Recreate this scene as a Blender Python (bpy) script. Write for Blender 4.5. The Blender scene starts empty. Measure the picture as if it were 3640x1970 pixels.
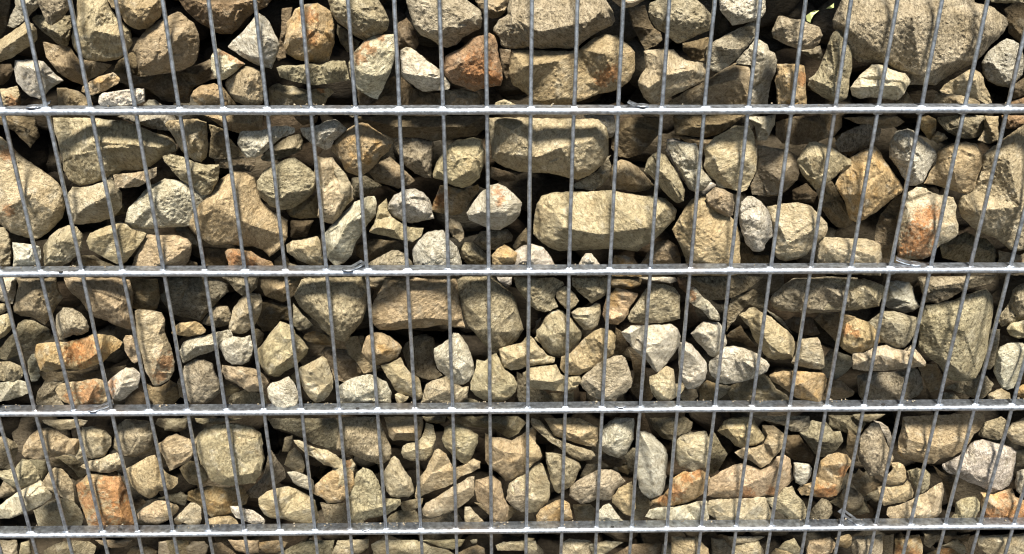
import bpy, math, random
import numpy as np
from mathutils import Vector, noise
from mathutils.geometry import delaunay_2d_cdt
random.seed(7); rng = np.random.default_rng(7)
S = bpy.context.scene
COL = S.collection

# ------------------------------------------------------------------ camera
W, H = 3640, 1970
FPX, PITCH, YAW, ROLL, CX, CZ, CD = 3032.72, 0.408785, 0.014859, 0.0014765, 0.014517, 0.209486, 0.972118
cp, sp = math.cos(PITCH), math.sin(PITCH)
F = np.array([math.sin(YAW)*cp, math.cos(YAW)*cp, -sp])
R0 = np.array([math.cos(YAW), -math.sin(YAW), 0.0]); U0 = np.cross(R0, F)
R = math.cos(ROLL)*R0 + math.sin(ROLL)*U0
U = -math.sin(ROLL)*R0 + math.cos(ROLL)*U0
CAM = np.array([CX, -CD, CZ])
cam = bpy.data.cameras.new('camera'); camo = bpy.data.objects.new('camera', cam); COL.objects.link(camo)
cam.sensor_width = 36; cam.lens = FPX/W*36; cam.clip_start = 0.02; cam.clip_end = 100
from mathutils import Matrix
camo.matrix_world = Matrix(((R[0], U[0], -F[0], CAM[0]), (R[1], U[1], -F[1], CAM[1]), (R[2], U[2], -F[2], CAM[2]), (0, 0, 0, 1)))
S.camera = camo

# ------------------------------------------------------------------ light
SUN_EL, SUN_AZ = math.radians(60), math.radians(2)      # azimuth: to the right of the viewer's side of the wall
SKY, SUN, EXPO = 0.05, 5.0, 1.44
world = bpy.data.worlds.new('World'); S.world = world; world.use_nodes = True
nt = world.node_tree; bg = nt.nodes['Background']
sky = nt.nodes.new('ShaderNodeTexSky'); sky.sky_type = 'NISHITA'; sky.sun_disc = False
sky.sun_elevation = SUN_EL
nt.links.new(sky.outputs[0], bg.inputs[0]); bg.inputs[1].default_value = SKY
sd = Vector((math.sin(SUN_AZ)*math.cos(SUN_EL), -math.cos(SUN_AZ)*math.cos(SUN_EL), math.sin(SUN_EL)))  # towards the sun
sky.sun_rotation = math.atan2(sd.x, sd.y)
sl = bpy.data.lights.new('sun', 'SUN'); sl.energy = SUN; sl.angle = math.radians(11.0); sl.color = (1, 0.94, 0.84)
so = bpy.data.objects.new('sun', sl); COL.objects.link(so); so.location = sd*3
so.rotation_euler = sd.to_track_quat('Z', 'Y').to_euler()
vs = S.view_settings; vs.view_transform = 'Standard'; vs.look = 'None'; vs.exposure = EXPO; vs.gamma = 1; vs.use_curve_mapping = False
S.cycles.filter_width = 1.15; S.cycles.max_bounces = 4; S.cycles.diffuse_bounces = 1

# ------------------------------------------------------------------ helpers
def ray(px, py):
    return F + ((px-W/2)/FPX)*R - ((py-H/2)/FPX)*U
def at(px, py, y):
    d = ray(px, py); return CAM + d*((y-CAM[1])/d[1])
def project(p):
    d = np.asarray(p)-CAM; z = d@F
    return W/2+FPX*(d@R)/z, H/2-FPX*(d@U)/z
def mesh_obj(name, verts, faces, mat, parent=None, smooth=True, cols=None, sharp=0):
    me = bpy.data.meshes.new(name); me.from_pydata([tuple(v) for v in verts], [], [tuple(f) for f in faces]); me.update()
    if smooth: me.polygons.foreach_set('use_smooth', [True]*len(me.polygons))
    if sharp: me.set_sharp_from_angle(angle=math.radians(sharp))
    if mat: me.materials.append(mat)
    if cols is not None:
        a = me.color_attributes.new('tint', 'FLOAT_COLOR', 'POINT')
        a.data.foreach_set('color', np.asarray(cols, dtype=np.float32).ravel())
    o = bpy.data.objects.new(name, me); COL.objects.link(o)
    if parent: o.parent = parent
    return o
def tag(o, label, cat, group=None):
    o['label'] = label; o['category'] = cat
    if group: o['group'] = group

# ------------------------------------------------------------------ materials
def stone_mat(name, speck, crack, bump, lo=.55):
    m = bpy.data.materials.new(name); m.use_nodes = True
    n = m.node_tree.nodes; l = m.node_tree.links; b = n['Principled BSDF']
    b.inputs['Roughness'].default_value = 0.9; b.inputs['Specular IOR Level'].default_value = 0.25
    tc = n.new('ShaderNodeTexCoord'); at_ = n.new('ShaderNodeAttribute'); at_.attribute_name = 'tint'
    def no(scale, det, rough, dist=0.0):
        x = n.new('ShaderNodeTexNoise'); x.inputs['Scale'].default_value = scale; x.inputs['Detail'].default_value = det
        x.inputs['Roughness'].default_value = rough; x.inputs['Distortion'].default_value = dist
        l.new(tc.outputs['Object'], x.inputs['Vector']); return x
    def ramp(src, p0, c0, p1, c1):
        r = n.new('ShaderNodeValToRGB'); e = r.color_ramp.elements
        e[0].position = p0; e[0].color = (*c0, 1); e[1].position = p1; e[1].color = (*c1, 1)
        l.new(src, r.inputs[0]); return r.outputs[0]
    def mul(a, c, f=1.0):
        x = n.new('ShaderNodeMix'); x.data_type = 'RGBA'; x.blend_type = 'MULTIPLY'; x.inputs[0].default_value = f
        l.new(a, x.inputs[6]); l.new(c, x.inputs[7]); return x.outputs[2]
    mp = n.new('ShaderNodeMapping'); mp.inputs['Scale'].default_value = (1, 1, 2.1); l.new(tc.outputs['Object'], mp.inputs['Vector'])
    big = no(28, 5, 0.6, 0.6); mid = no(150, 6, 0.72, 0.4); fine = no(640, 3, 0.75); l.new(mp.outputs[0], mid.inputs['Vector'])
    c = mul(at_.outputs[0], ramp(big.outputs[0], 0.32, (0.70, 0.66, 0.58), 0.62, (1.16, 1.15, 1.14)))
    c = mul(c, ramp(mid.outputs[0], 0.34, (lo, lo*.95, lo*.84), 0.56, (1.16, 1.16, 1.16)))
    # dark mineral grains and pits
    c = mul(c, ramp(fine.outputs[0], 0.36, (0.30, 0.29, 0.28), 0.36+0.10, (1.05, 1.05, 1.05)), speck)
    # hair-thin cracks
    vo = n.new('ShaderNodeTexVoronoi'); vo.feature = 'DISTANCE_TO_EDGE'; vo.inputs['Scale'].default_value = 55
    mx = n.new('ShaderNodeVectorMath'); mx.operation = 'MULTIPLY_ADD'; mx.inputs[1].default_value = (0.05, 0.05, 0.05)
    l.new(mid.outputs[1], mx.inputs[0]); l.new(tc.outputs['Object'], mx.inputs[2]); l.new(mx.outputs[0], vo.inputs['Vector'])
    cr = ramp(vo.outputs[0], 0.0, (0.35, 0.32, 0.28), 0.06, (1, 1, 1))
    msk = n.new('ShaderNodeMath'); msk.operation = 'MULTIPLY'; msk.inputs[1].default_value = crack
    g2 = ramp(big.outputs[0], 0.44, (0, 0, 0), 0.54, (1, 1, 1)); l.new(g2, msk.inputs[0])
    x = n.new('ShaderNodeMix'); x.data_type = 'RGBA'; x.blend_type = 'MULTIPLY'
    l.new(msk.outputs[0], x.inputs[0]); l.new(c, x.inputs[6]); l.new(cr, x.inputs[7]); c = x.outputs[2]
    l.new(c, b.inputs['Base Color'])
    h1 = n.new('ShaderNodeMath'); h1.operation = 'MULTIPLY_ADD'; h1.inputs[1].default_value = 0.35
    l.new(fine.outputs[0], h1.inputs[0]); l.new(mid.outputs[0], h1.inputs[2])
    mu = n.new('ShaderNodeTexNoise'); mu.noise_type = 'RIDGED_MULTIFRACTAL'; mu.inputs['Scale'].default_value = 90
    mu.inputs['Detail'].default_value = 4; l.new(mp.outputs[0], mu.inputs['Vector'])
    h2 = n.new('ShaderNodeMath'); h2.operation = 'MULTIPLY_ADD'; h2.inputs[1].default_value = -0.18
    l.new(mu.outputs[0], h2.inputs[0]); l.new(h1.outputs[0], h2.inputs[2])
    bp = n.new('ShaderNodeBump'); bp.inputs['Strength'].default_value = 1.0; bp.inputs['Distance'].default_value = bump
    l.new(h2.outputs[0], bp.inputs['Height']); l.new(bp.outputs[0], b.inputs['Normal'])
    return m
M_SAND = stone_mat('sandstone', 0.55, 0.7, 0.0056)
M_GRAN = stone_mat('speckled_stone', 1.0, 0.3, 0.007)
M_ROUGH = stone_mat('rough_pitted_stone', .85, .6, .0070, .40)
M_SMOOTH = stone_mat('smooth_stone', 0.3, 0.6, 0.004)

def zinc(name, base, rough, dust):
    m = bpy.data.materials.new(name); m.use_nodes = True
    n = m.node_tree.nodes; l = m.node_tree.links; b = n['Principled BSDF']
    b.inputs['Metallic'].default_value = 1.0
    tc = n.new('ShaderNodeTexCoord')
    a = n.new('ShaderNodeTexNoise'); a.inputs['Scale'].default_value = 170; a.inputs['Detail'].default_value = 6; a.inputs['Roughness'].default_value = .7
    c = n.new('ShaderNodeTexNoise'); c.inputs['Scale'].default_value = 14; c.inputs['Detail'].default_value = 5
    l.new(tc.outputs['Object'], a.inputs['Vector']); l.new(tc.outputs['Object'], c.inputs['Vector'])
    r = n.new('ShaderNodeValToRGB'); e = r.color_ramp.elements
    e[0].position = .36; e[0].color = (base*.50, base*.54, base*.60, 1); e[1].position = .62; e[1].color = (base*1.0, base*1.08, base*1.18, 1)
    l.new(a.outputs[0], r.inputs[0])
    r2 = n.new('ShaderNodeValToRGB'); e = r2.color_ramp.elements
    e[0].position = .56; e[0].color = (0, 0, 0, 1); e[1].position = .72; e[1].color = (1, 1, 1, 1); l.new(c.outputs[0], r2.inputs[0])
    mm = n.new('ShaderNodeMath'); mm.operation = 'MULTIPLY'; mm.inputs[1].default_value = dust; l.new(r2.outputs[0], mm.inputs[0])
    x = n.new('ShaderNodeMix'); x.data_type = 'RGBA'; l.new(mm.outputs[0], x.inputs[0]); l.new(r.outputs[0], x.inputs[6]); x.inputs[7].default_value = (.34, .27, .20, 1)
    l.new(x.outputs[2], b.inputs['Base Color'])
    rr = n.new('ShaderNodeMapRange'); rr.inputs[3].default_value = rough; rr.inputs[4].default_value = rough+.30; l.new(a.outputs[0], rr.inputs[0]); l.new(rr.outputs[0], b.inputs['Roughness'])
    bp = n.new('ShaderNodeBump'); bp.inputs['Distance'].default_value = .00016; l.new(a.outputs[0], bp.inputs['Height']); l.new(bp.outputs[0], b.inputs['Normal'])
    return m
M_BAR = zinc('zinc_bar', .55, .33, .6)
M_WIRE = zinc('zinc_wire', .56, .28, .35)
M_CLIP = zinc('zinc_clip', .5, .3, .2)
def flat_mat(name, col, rough=.9):
    m = bpy.data.materials.new(name); m.use_nodes = True; b = m.node_tree.nodes['Principled BSDF']
    nn = m.node_tree.nodes.new('ShaderNodeTexNoise'); nn.inputs['Scale'].default_value = 60
    rr = m.node_tree.nodes.new('ShaderNodeValToRGB'); e = rr.color_ramp.elements
    e[0].color = (*[c*.7 for c in col], 1); e[1].color = (*[c*1.3 for c in col], 1)
    m.node_tree.links.new(nn.outputs[0], rr.inputs[0]); m.node_tree.links.new(rr.outputs[0], b.inputs['Base Color'])
    b.inputs['Roughness'].default_value = rough; return m
M_HOLE_SHADE = flat_mat('painted_hole_shade', (.012, .011, .010))
M_BLOCKER = flat_mat('dark_light_blocker', (.03, .025, .02))
M_LEAF = flat_mat('yellow_green_leaf', (.50, .55, .22), .6)

# ------------------------------------------------------------------ added back panel and unseen top slab, there to shut out light
def box_v(x0, x1, y0, y1, z0, z1):
    v = [(x, y, z) for x in (x0, x1) for y in (y0, y1) for z in (z0, z1)]
    f = [(0, 1, 3, 2), (4, 6, 7, 5), (0, 4, 5, 1), (2, 3, 7, 6), (0, 2, 6, 4), (1, 5, 7, 3)]
    return v, f
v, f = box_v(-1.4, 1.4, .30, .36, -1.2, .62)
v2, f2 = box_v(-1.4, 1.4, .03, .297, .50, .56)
o = mesh_obj('light_blocker', v+v2, f+[tuple(i+8 for i in q) for q in f2], M_BLOCKER, smooth=False); o['kind'] = 'structure'

v, f = box_v(-6, 6, -8, .36, -1.36, -1.26)
o = mesh_obj('ground', v, f, flat_mat('bounce_ground', (.055, .05, .045)), smooth=False); o['kind'] = 'structure'  # unseen ground, put in to bounce light and reflect in the wires

# ------------------------------------------------------------------ galvanised mesh panel
SP = 0.2; PITCHX = 0.05
ZTOP = [-k*SP for k in range(-1, 6)]
root = bpy.data.objects.new('gabion_mesh', None); COL.objects.link(root)
tag(root, 'galvanised steel grid of upright wires and four flat cross bars holding back the stones', 'wire mesh')
BF, BB, BH = -.0065, .0125, .0078          # bar front, back, height
def cross_bar(zt):
    prof = []
    r = BH/2
    for a in np.linspace(90, 270, 13): prof.append((BF+r+r*math.cos(math.radians(a)), zt-r+r*math.sin(math.radians(a))))
    prof += [(BB, zt-BH), (BB, zt)]
    xs = np.arange(-1.3, 1.3001, .004); v = []; f = []; n = len(prof)
    for i, x in enumerate(xs):
        wob = .00035*noise.noise(Vector((x*18, zt*9, 0)))+.0009*noise.noise(Vector((x*3, zt*9, 4)))
        for (y, z) in prof: v.append((x, y, z+wob))
    for i in range(len(xs)-1):
        for j in range(n):
            k = (j+1) % n; f.append((i*n+j, i*n+k, (i+1)*n+k, (i+1)*n+j))
    # zinc welds round every wire, on top and under the bar
    for i in range(-20, 21):
        x0 = i*PITCHX
        for s, zz in ((1, zt), (-1, zt-BH)):
            b0 = len(v); rr = .0034+.0022*random.random(); hh = .0022
            for a in range(4):
                q = math.radians(a*30)
                for k in range(14):
                    t = 2*math.pi*k/14; w = 1+.18*math.sin(3*t+i*1.7)
                    v.append((x0+rr*w*1.25*math.cos(q)*math.cos(t), -.0003+rr*.8*w*math.cos(q)*math.sin(t), zz+s*(hh*math.sin(q)-.0004)))
            for a in range(3):
                for k in range(14):
                    k2 = (k+1) % 14; f.append((b0+a*14+k, b0+a*14+k2, b0+(a+1)*14+k2, b0+(a+1)*14+k))
    o = mesh_obj('cross_bar', v, f, M_BAR, root)
    return o
def tube(pts, r, seg=12):
    v = []; f = []
    for p in pts:
        for k in range(seg):
            t = 2*math.pi*k/seg; v.append((p[0]+r*math.cos(t), p[1]+r*math.sin(t), p[2]))
    for i in range(len(pts)-1):
        for k in range(seg):
            k2 = (k+1) % seg; f.append((i*seg+k, i*seg+k2, (i+1)*seg+k2, (i+1)*seg+k))
    f.append(tuple(range(seg))[::-1]); f.append(tuple((len(pts)-1)*seg+k for k in range(seg)))
    return v, f
for zt in ZTOP: 
    if -.65 < zt < .05: cross_bar(zt)
for i in range(-20, 21):
    x0 = i*PITCHX; pts = []
    for z in np.arange(.45, -.98, -.01):
        pts.append((x0+.0004*noise.noise(Vector((i*3.1, z*14, 0)))+.0012*noise.noise(Vector((i*3.1, z*3.5, 8))), .0003*noise.noise(Vector((i*3.1, z*14, 5))), z))
    v, f = tube(pts, .00238); mesh_obj('upright_wire', v, f, M_WIRE, root)

# ------------------------------------------------------------------ stones
DATA = """T 0 0 3.22
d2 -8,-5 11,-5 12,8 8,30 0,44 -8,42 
p1 17,-6 44,-8 44,8 37,14 31,22 16,32 8,30 12,18 17,8 | 30,4
g0 40,-8 80,-8 81,10 72,22 60,30 54,28 47,15 43,5 | 55,18 68,12 60,2
g1 37,20 44,17 60,17 81,18 82,30 80,42 78,52 72,54 65,49 55,41 45,33 39,26 | 50,32 70,42 60,34
y0 -8,48 0,44 12,37 22,30 30,23 38,27 43,34 44,45 38,52 27,58 14,67 0,72 -8,72 | 4,55 25,43 36,36
p0 17,68 30,68 42,68 50,70 58,78 66,86 74,92 66,97 58,102 52,110 46,114 34,111 26,104 18,94 15,80 | 25,76 50,84 66,92
b1 49,48 60,50 80,54 90,68 105,70 128,74 118,84 103,91 95,97 80,92 68,84 60,75 53,66 | 62,75 80,77 95,86
y0 88,-2 122,-2 127,10 134,18 150,34 153,50 147,61 136,68 122,71 100,70 90,64 83,55 81,42 83,30 87,18 | 92,27 108,35 135,41 110,15
b0 120,-5 185,-5 187,10 184,20 176,28 168,34 158,35 150,32 143,26 137,15 128,10 | 150,10 173,8 166,24
b0 203,13 208,14 214,20 222,25 228,40 229,58 226,70 220,76 208,81 190,84 172,87 160,87 157,76 155,64 150,58 158,44 168,32 180,24 192,18 | 168,47 190,44 208,38 185,66
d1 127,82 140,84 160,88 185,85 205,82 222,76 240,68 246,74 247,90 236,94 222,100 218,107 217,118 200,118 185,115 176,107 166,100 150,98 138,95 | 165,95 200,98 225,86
o0 130,82 137,88 139,91 136,96 125,102 115,107 106,110 98,108 92,105 94,98 104,92 115,86 | 115,95
b1 65,100 78,101 90,105 100,112 106,118 106,135 68,135 66,115 | 80,112 92,108
s9 112,118 113,110 118,106 130,104 146,102 158,100 166,102 167,116 160,120 148,121 137,122 124,125 115,122 | 120,112 158,108
p1 164,120 170,114 177,114 184,119 200,124 206,132 165,132 | 178,122
o0 218,110 221,103 230,97 246,95 255,100 262,115 262,128 232,124 222,117 | 235,106
y1 -8,103 8,101 20,98 23,108 24,118 21,130 -8,132 | 8,113 18,116 ~ 14,118,8
d2 -8,74 12,73 16,80 10,92 3,98 -8,96 
d2 150,60 158,60 160,80 170,90 150,90 130,82 135,70
T 700 0 3.22
t1 -25,-6 90,-6 80,8 66,14 56,22 48,32 40,39 26,39 12,32 0,24 -12,13 | 10,5 35,20 45,5
p0 71,14 78,18 84,25 88,34 92,42 96,50 94,60 90,70 86,80 78,78 70,76 58,70 48,64 40,58 34,54 40,46 50,38 60,26 66,18 | 60,30 75,40 72,65
w0 20,56 25,55 35,60 45,66 56,73 50,78 44,84 36,90 28,93 20,90 16,80 15,65 | 26,61 46,72 30,80 ~ 30,58,6 40,64,6 50,71,5
b0 50,78 56,75 66,77 73,80 77,90 78,105 76,118 68,123 56,122 44,117 36,108 31,98 32,92 40,86 | 52,82 60,92 55,110
g0 90,77 97,74 115,74 128,72 140,74 152,69 170,69 174,80 175,92 165,94 150,97 135,98 120,96 106,93 94,88 | 100,80 125,81 155,80
y1 82,101 86,97 94,95 98,98 112,99 128,104 135,102 152,101 157,106 150,112 146,123 145,132 84,132 83,115 | 90,103 133,106 118,112 ~ 142,102,5
o0 112,10 124,4 138,3 148,8 155,15 158,30 158,50 154,62 151,71 143,73 128,72 112,68 102,62 98,52 99,45 102,36 102,25 108,18 | 108,40 136,15 140,50 122,65 ~ 128,20,9 130,42,8
d1 97,10 110,8 105,30 100,50 102,66 92,70 90,62 95,45 96,28
g0 149,-6 205,-6 212,6 218,15 221,25 218,35 212,40 200,44 192,47 180,42 170,33 160,26 153,15 | 175,10 203,22 190,38
g1 160,28 170,34 180,44 187,48 183,55 178,60 172,60 164,48 160,38 | 175,46
w0 226,38 215,39 203,40 190,46 185,53 180,58 176,64 173,72 174,85 178,98 183,103 190,107 200,113 207,115 213,104 218,92 224,78 228,60 230,45 | 183,80 204,87 216,84 200,55 ~ 193,50,7 186,66,7 210,43,5 199,58,6
d1 183,100 207,108 214,100 222,88 228,88 236,110 234,128 186,128 | 215,110
d1 228,28 240,20 250,35 254,50 250,58 236,60 228,55
d1 28,98 34,105 44,118 48,126 48,132 30,132
T 1400 0 3.22
g0 13,-6 75,-6 92,5 100,12 102,22 100,33 90,38 80,44 72,52 60,56 50,52 42,46 30,41 22,30 18,16 14,6 | 26,34 52,36 85,22 55,10
w0 7,57 14,53 20,54 28,60 38,68 46,74 53,79 58,87 66,97 64,103 56,104 45,105 33,106 25,101 17,94 9,89 7,80 7,68 | 10,83 28,87 42,84 52,80 25,66
r0 58,64 70,58 80,52 90,42 102,39 110,37 116,41 119,48 121,66 125,80 125,92 122,99 108,101 92,105 78,100 66,96 58,86 56,75 | 75,70 105,55 112,90 90,95 ~ 95,80,18 112,88,12
y1 58,104 78,101 95,106 100,112 98,128 60,130 56,116 | 78,114
d1 8,88 24,102 45,107 56,106 58,130 5,130 | 30,112
y0 113,126 115,118 120,115 126,113 134,116 142,120 150,124 150,132 112,132 | 128,120
b1 90,-6 134,-6 130,8 128,14 120,20 113,22 100,15 | 118,8
g0 133,-6 240,-6 246,4 252,14 254,24 250,30 238,36 226,42 218,48 210,55 200,57 185,56 170,57 155,55 140,57 128,56 122,52 120,43 114,36 114,31 120,22 130,16 130,8 | 140,22 165,36 215,38 222,25 235,14
b0 134,57 165,57 200,58 211,56 228,44 242,38 256,40 268,50 277,60 277,80 272,92 262,100 250,106 235,108 220,114 200,121 180,122 160,117 150,107 136,98 131,86 132,70 | 150,76 190,70 240,62 255,95 195,112 ~ 240,90,9 250,82,8
d2 120,55 134,57 134,80 130,92 124,80
T 2100 0 3.22
y0 20,-6 70,-6 60,2 50,8 40,10 32,8 25,2 | 45,2
d2 42,10 62,6 66,20 72,32 80,37 82,45 75,52 62,57 56,46 48,30
g0 67,3 90,-6 115,-6 130,6 138,16 140,28 136,36 120,42 107,49 99,50 90,45 84,38 75,34 68,24 65,14 | 88,22 118,24 132,20 100,8
s0 146,-6 200,-6 201,14 197,20 190,24 178,27 162,30 155,22 147,12 | 158,12 180,22
g0 188,21 190,30 188,44 178,56 170,66 158,76 147,83 138,82 133,74 130,62 133,52 142,46 160,36 174,30 182,24 | 142,52 152,80 160,56 183,30
y0 60,58 72,56 86,55 95,56 103,64 110,69 124,70 136,74 137,86 130,94 120,98 100,108 88,113 76,120 68,119 60,112 55,102 53,93 56,86 62,78 | 75,64 88,86 66,100 116,80
b1 110,104 130,94 150,80 165,72 182,74 188,90 186,125 100,130 84,128 90,115 | 140,98 170,90 
p1 165,72 180,55 188,44 194,46 202,52 204,57 210,60 214,70 212,80 206,95 203,115 202,128 180,130 184,100 184,75 | 198,62 196,90 
g0 214,18 220,17 228,21 242,22 250,26 262,30 266,40 262,50 255,56 240,58 230,55 220,50 208,44 206,36 210,28 | 220,30 226,48 245,46 218,20
g1 240,58 252,56 262,52 266,62 264,70 252,66 244,62
o0 213,73 222,72 236,72 245,75 247,86 247,100 248,120 240,124 213,124 212,105 210,92 213,82 | 222,85 234,84 230,110 ~ 242,90,8
d2 105,50 135,42 137,50 130,62 130,70 115,68 105,58
T 2840 0 3.22
g0 50,-6 200,-6 202,2 212,5 224,8 230,14 238,20 240,28 236,36 228,46 220,52 212,62 202,72 190,78 178,84 168,90 156,98 140,98 126,98 126,86 112,80 100,74 84,72 68,72 58,62 50,50 44,38 38,32 38,22 44,8 | 55,30 95,60 140,85 180,68 215,40 205,15 130,20 210,28
g0 39,36 44,33 50,35 52,40 58,44 61,52 62,66 61,80 58,92 58,104 55,113 46,118 36,117 26,111 16,105 9,98 11,90 18,84 23,76 28,64 32,50 | 44,45 46,72 30,96 42,104
w0 62,94 70,85 78,78 83,73 92,73 100,76 114,82 122,84 128,90 129,94 124,101 122,108 113,116 100,114 85,112 70,114 60,110 58,100 | 72,100 90,98 98,84 112,98 86,76
b1 124,104 128,112 134,120 134,128 105,128 112,117 | 122,116
b0 166,96 176,90 190,82 199,78 207,82 212,88 214,98 219,108 222,118 214,120 205,115 190,110 178,108 168,108 160,104 | 186,92 202,92 
y1 156,108 164,105 172,105 178,108 190,110 200,113 207,117 208,128 152,128 153,116 | 172,112
s1 246,46 252,50 256,60 258,75 256,86 248,96 240,100 226,98 216,92 210,84 208,72 216,60 228,50 238,44 | 222,72 240,60 235,88
d2 235,10 262,-6 262,60 255,50 248,45 240,38
y1 215,-6 262,-6 262,4 250,3 235,4 220,3
r1 242,116 262,110 262,128 238,128 | 255,116
d1 244,98 262,86 262,108 244,114
T 0 400 2.403
y0 -8,18 0,20 10,28 20,38 32,46 44,54 50,60 54,68 56,80 54,90 47,98 40,104 32,109 22,107 10,104 2,97 -8,90 | 12,32 25,70 45,85 8,80 ~ 6,36,6 7,84,5
d1 -6,2 30,4 34,20 26,30 12,16 0,10
y0 45,4 75,4 110,7 130,16 143,20 150,26 152,33 140,38 130,46 120,50 105,50 95,56 80,61 68,63 58,58 54,50 52,38 50,28 46,16 | 56,45 80,25 118,28 90,50 135,30
p1 100,3 118,-2 146,-2 152,8 148,16 130,14 112,8 
y0 96,53 105,52 122,50 134,46 134,54 126,60 118,64 104,65 98,66 | 98,60 115,56
y0 58,68 62,63 75,63 90,58 96,54 99,62 105,68 105,80 98,90 85,94 70,96 63,96 58,86 57,78 | 66,86 78,78 94,70 
g1 92,80 106,78 108,86 95,90
s0 106,94 109,82 118,72 128,62 140,56 158,58 176,60 180,78 176,94 158,98 140,99 122,100 112,99 | 114,94 130,78 150,66 145,92
g0 138,37 146,35 156,37 166,42 176,44 188,44 187,58 180,70 172,71 164,64 154,58 146,49 140,42 | 145,46 160,50 178,50
y0 73,110 76,103 86,98 100,94 108,95 112,99 122,101 126,104 118,116 110,126 106,130 100,130 88,124 76,118 | 100,101 80,108 106,120 
g1 92,97 104,92 108,95 104,100 98,102
y0 36,120 37,113 44,104 50,99 58,96 66,97 71,104 71,114 68,122 60,128 50,133 42,134 36,132 | 54,110 42,128 44,112
p0 10,110 24,112 34,114 36,124 33,131 22,133 11,134 11,122 | 24,118 28,128 14,126
y1 -8,98 4,98 9,108 10,120 9,130 0,132 -8,132
y1 70,122 80,122 90,128 101,132 101,140 60,140 62,130 | 80,126
b0 111,134 114,124 120,114 126,104 134,104 150,104 160,107 165,113 163,124 158,132 156,140 110,140 | 130,112 154,120 140,130
d2 150,98 160,99 162,108 154,104
T 600 400 2.403
y0 0,6 25,5 33,8 34,20 34,32 33,38 28,43 22,42 16,38 10,32 3,20 -4,10 | 8,26 22,20 28,34
d1 -10,14 2,20 8,32 2,36 -10,36
b1 34,10 46,14 54,24 64,36 55,39 40,40 34,38 36,20 | 46,20
b1 30,2 80,2 80,14 60,18 48,14
s0 60,16 66,15 78,15 90,11 100,11 108,13 108,18 96,22 89,28 80,36 74,39 66,39 62,34 58,26 | 62,24 80,30 88,22
y1 78,39 84,33 92,27 102,20 112,18 115,24 114,32 104,37 94,40 86,42 80,41 | 94,32 106,30
b1 38,40 52,39 64,38 75,40 74,46 70,51 60,50 48,48 40,46 | 60,44 
d1 106,3 128,3 126,9 114,11 
s0 112,13 122,12 128,10 136,6 142,5 148,9 153,15 148,19 142,24 138,31 134,33 128,30 122,27 114,20 | 130,18 140,16 130,26
g0 75,58 80,50 90,44 100,39 108,38 114,42 122,48 127,54 126,66 120,73 112,79 104,83 96,84 86,80 78,73 75,66 | 84,68 98,48 110,46 96,70 120,62
b1 100,84 108,78 118,73 127,70 128,90 112,91 104,89 | 116,84
b0 12,84 18,78 28,70 40,60 50,53 56,50 66,51 74,55 76,64 80,76 88,84 97,88 102,92 102,106 98,114 92,120 86,124 80,118 72,115 62,115 50,113 38,114 30,110 22,104 16,97 12,90 | 36,80 58,66 70,96
g1 4,97 14,96 22,106 26,114 18,112 6,102 | 14,102
b1 14,130 18,126 24,128 27,138 12,138
r0 47,119 51,116 60,116 70,118 80,124 88,127 91,133 86,138 52,138 50,128 | 58,122 74,126 ~ 56,124,6 70,130,5
y0 100,113 106,109 118,107 127,105 130,110 132,124 131,131 127,133 118,130 108,125 101,120 | 112,116 124,112 122,126
b1 90,126 98,120 102,124 106,134 92,138
g1 102,128 116,132 130,134 130,140 100,140
y0 124,36 132,38 140,38 146,46 152,54 158,64 158,74 152,80 148,88 140,96 132,94 126,88 128,78 125,62 124,50 | 132,46 133,70 150,70 142,86 132,84
d3 104,92 124,92 118,106 104,108
d1 28,114 50,116 50,136 30,138
T 1200 400 2.403
o0 8,14 14,10 20,8 26,9 32,14 42,20 47,27 44,34 38,38 34,44 28,50 20,55 14,54 6,50 2,42 -6,32 -2,22 | 12,22 38,28 18,42 
y0 0,58 -4,50 0,44 8,52 12,60 12,72 7,82 0,90 -6,80 | 6,66
p0 20,74 26,71 32,71 34,78 33,88 28,94 23,100 20,106 16,112 12,122 6,129 -2,132 -10,124 -14,112 -12,104 -4,94 6,84 14,76 | 24,82 0,112 8,96 28,86
b1 26,50 36,42 44,38 52,44 60,52 66,58 60,62 52,65 42,62 32,59 | 40,56 56,54
g2 12,56 24,54 38,62 30,68 20,73 12,72
d1 10,3 125,3 127,14 118,20 104,22 92,24 80,24 66,21 46,22 34,15 20,8 | 50,12 110,12
g1 46,22 66,22 82,25 81,40 80,56 74,56 66,52 58,46 52,36 | 70,40 76,52
y0 81,52 84,42 90,33 94,28 102,23 116,21 124,23 126,34 125,46 122,56 114,63 106,65 96,62 88,58 82,56 | 86,50 100,32 120,32 112,50 98,58
o1 88,62 96,63 108,66 120,61 121,66 114,76 106,86 98,88 88,86 80,84 82,76 | 84,76 92,78 110,80 ~ 88,74,7
s0 43,78 48,70 58,65 66,64 74,68 80,76 81,86 83,91 74,93 62,95 54,93 46,88 42,83 | 52,77 62,78 74,86 
y0 34,80 42,73 43,82 46,88 54,94 62,98 74,98 72,106 64,111 54,109 40,106 30,104 26,102 32,92 | 34,98 48,100 36,86
y1 96,90 104,94 108,102 108,108 104,112 98,106 94,98 | 100,98
s0 63,117 68,108 76,102 84,100 91,100 96,108 102,114 106,124 107,134 104,140 70,140 64,128 | 72,110 90,106 80,124 98,118
d1 16,112 30,108 52,110 58,116 44,120 34,124 22,127 16,122 | 34,116
g0 18,134 28,127 38,122 46,117 52,117 60,122 64,128 66,140 20,140 | 34,130 48,122 56,130
g1 104,116 108,111 116,111 122,116 128,122 130,132 122,133 112,132 106,124 | 112,120 122,124
g1 116,110 122,102 134,100 146,100 150,106 149,110 142,112 136,117 130,118 122,116 | 128,108 142,106
o0 131,122 136,116 143,112 148,115 154,120 153,129 146,131 140,138 131,138 | 136,124 148,124
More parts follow.
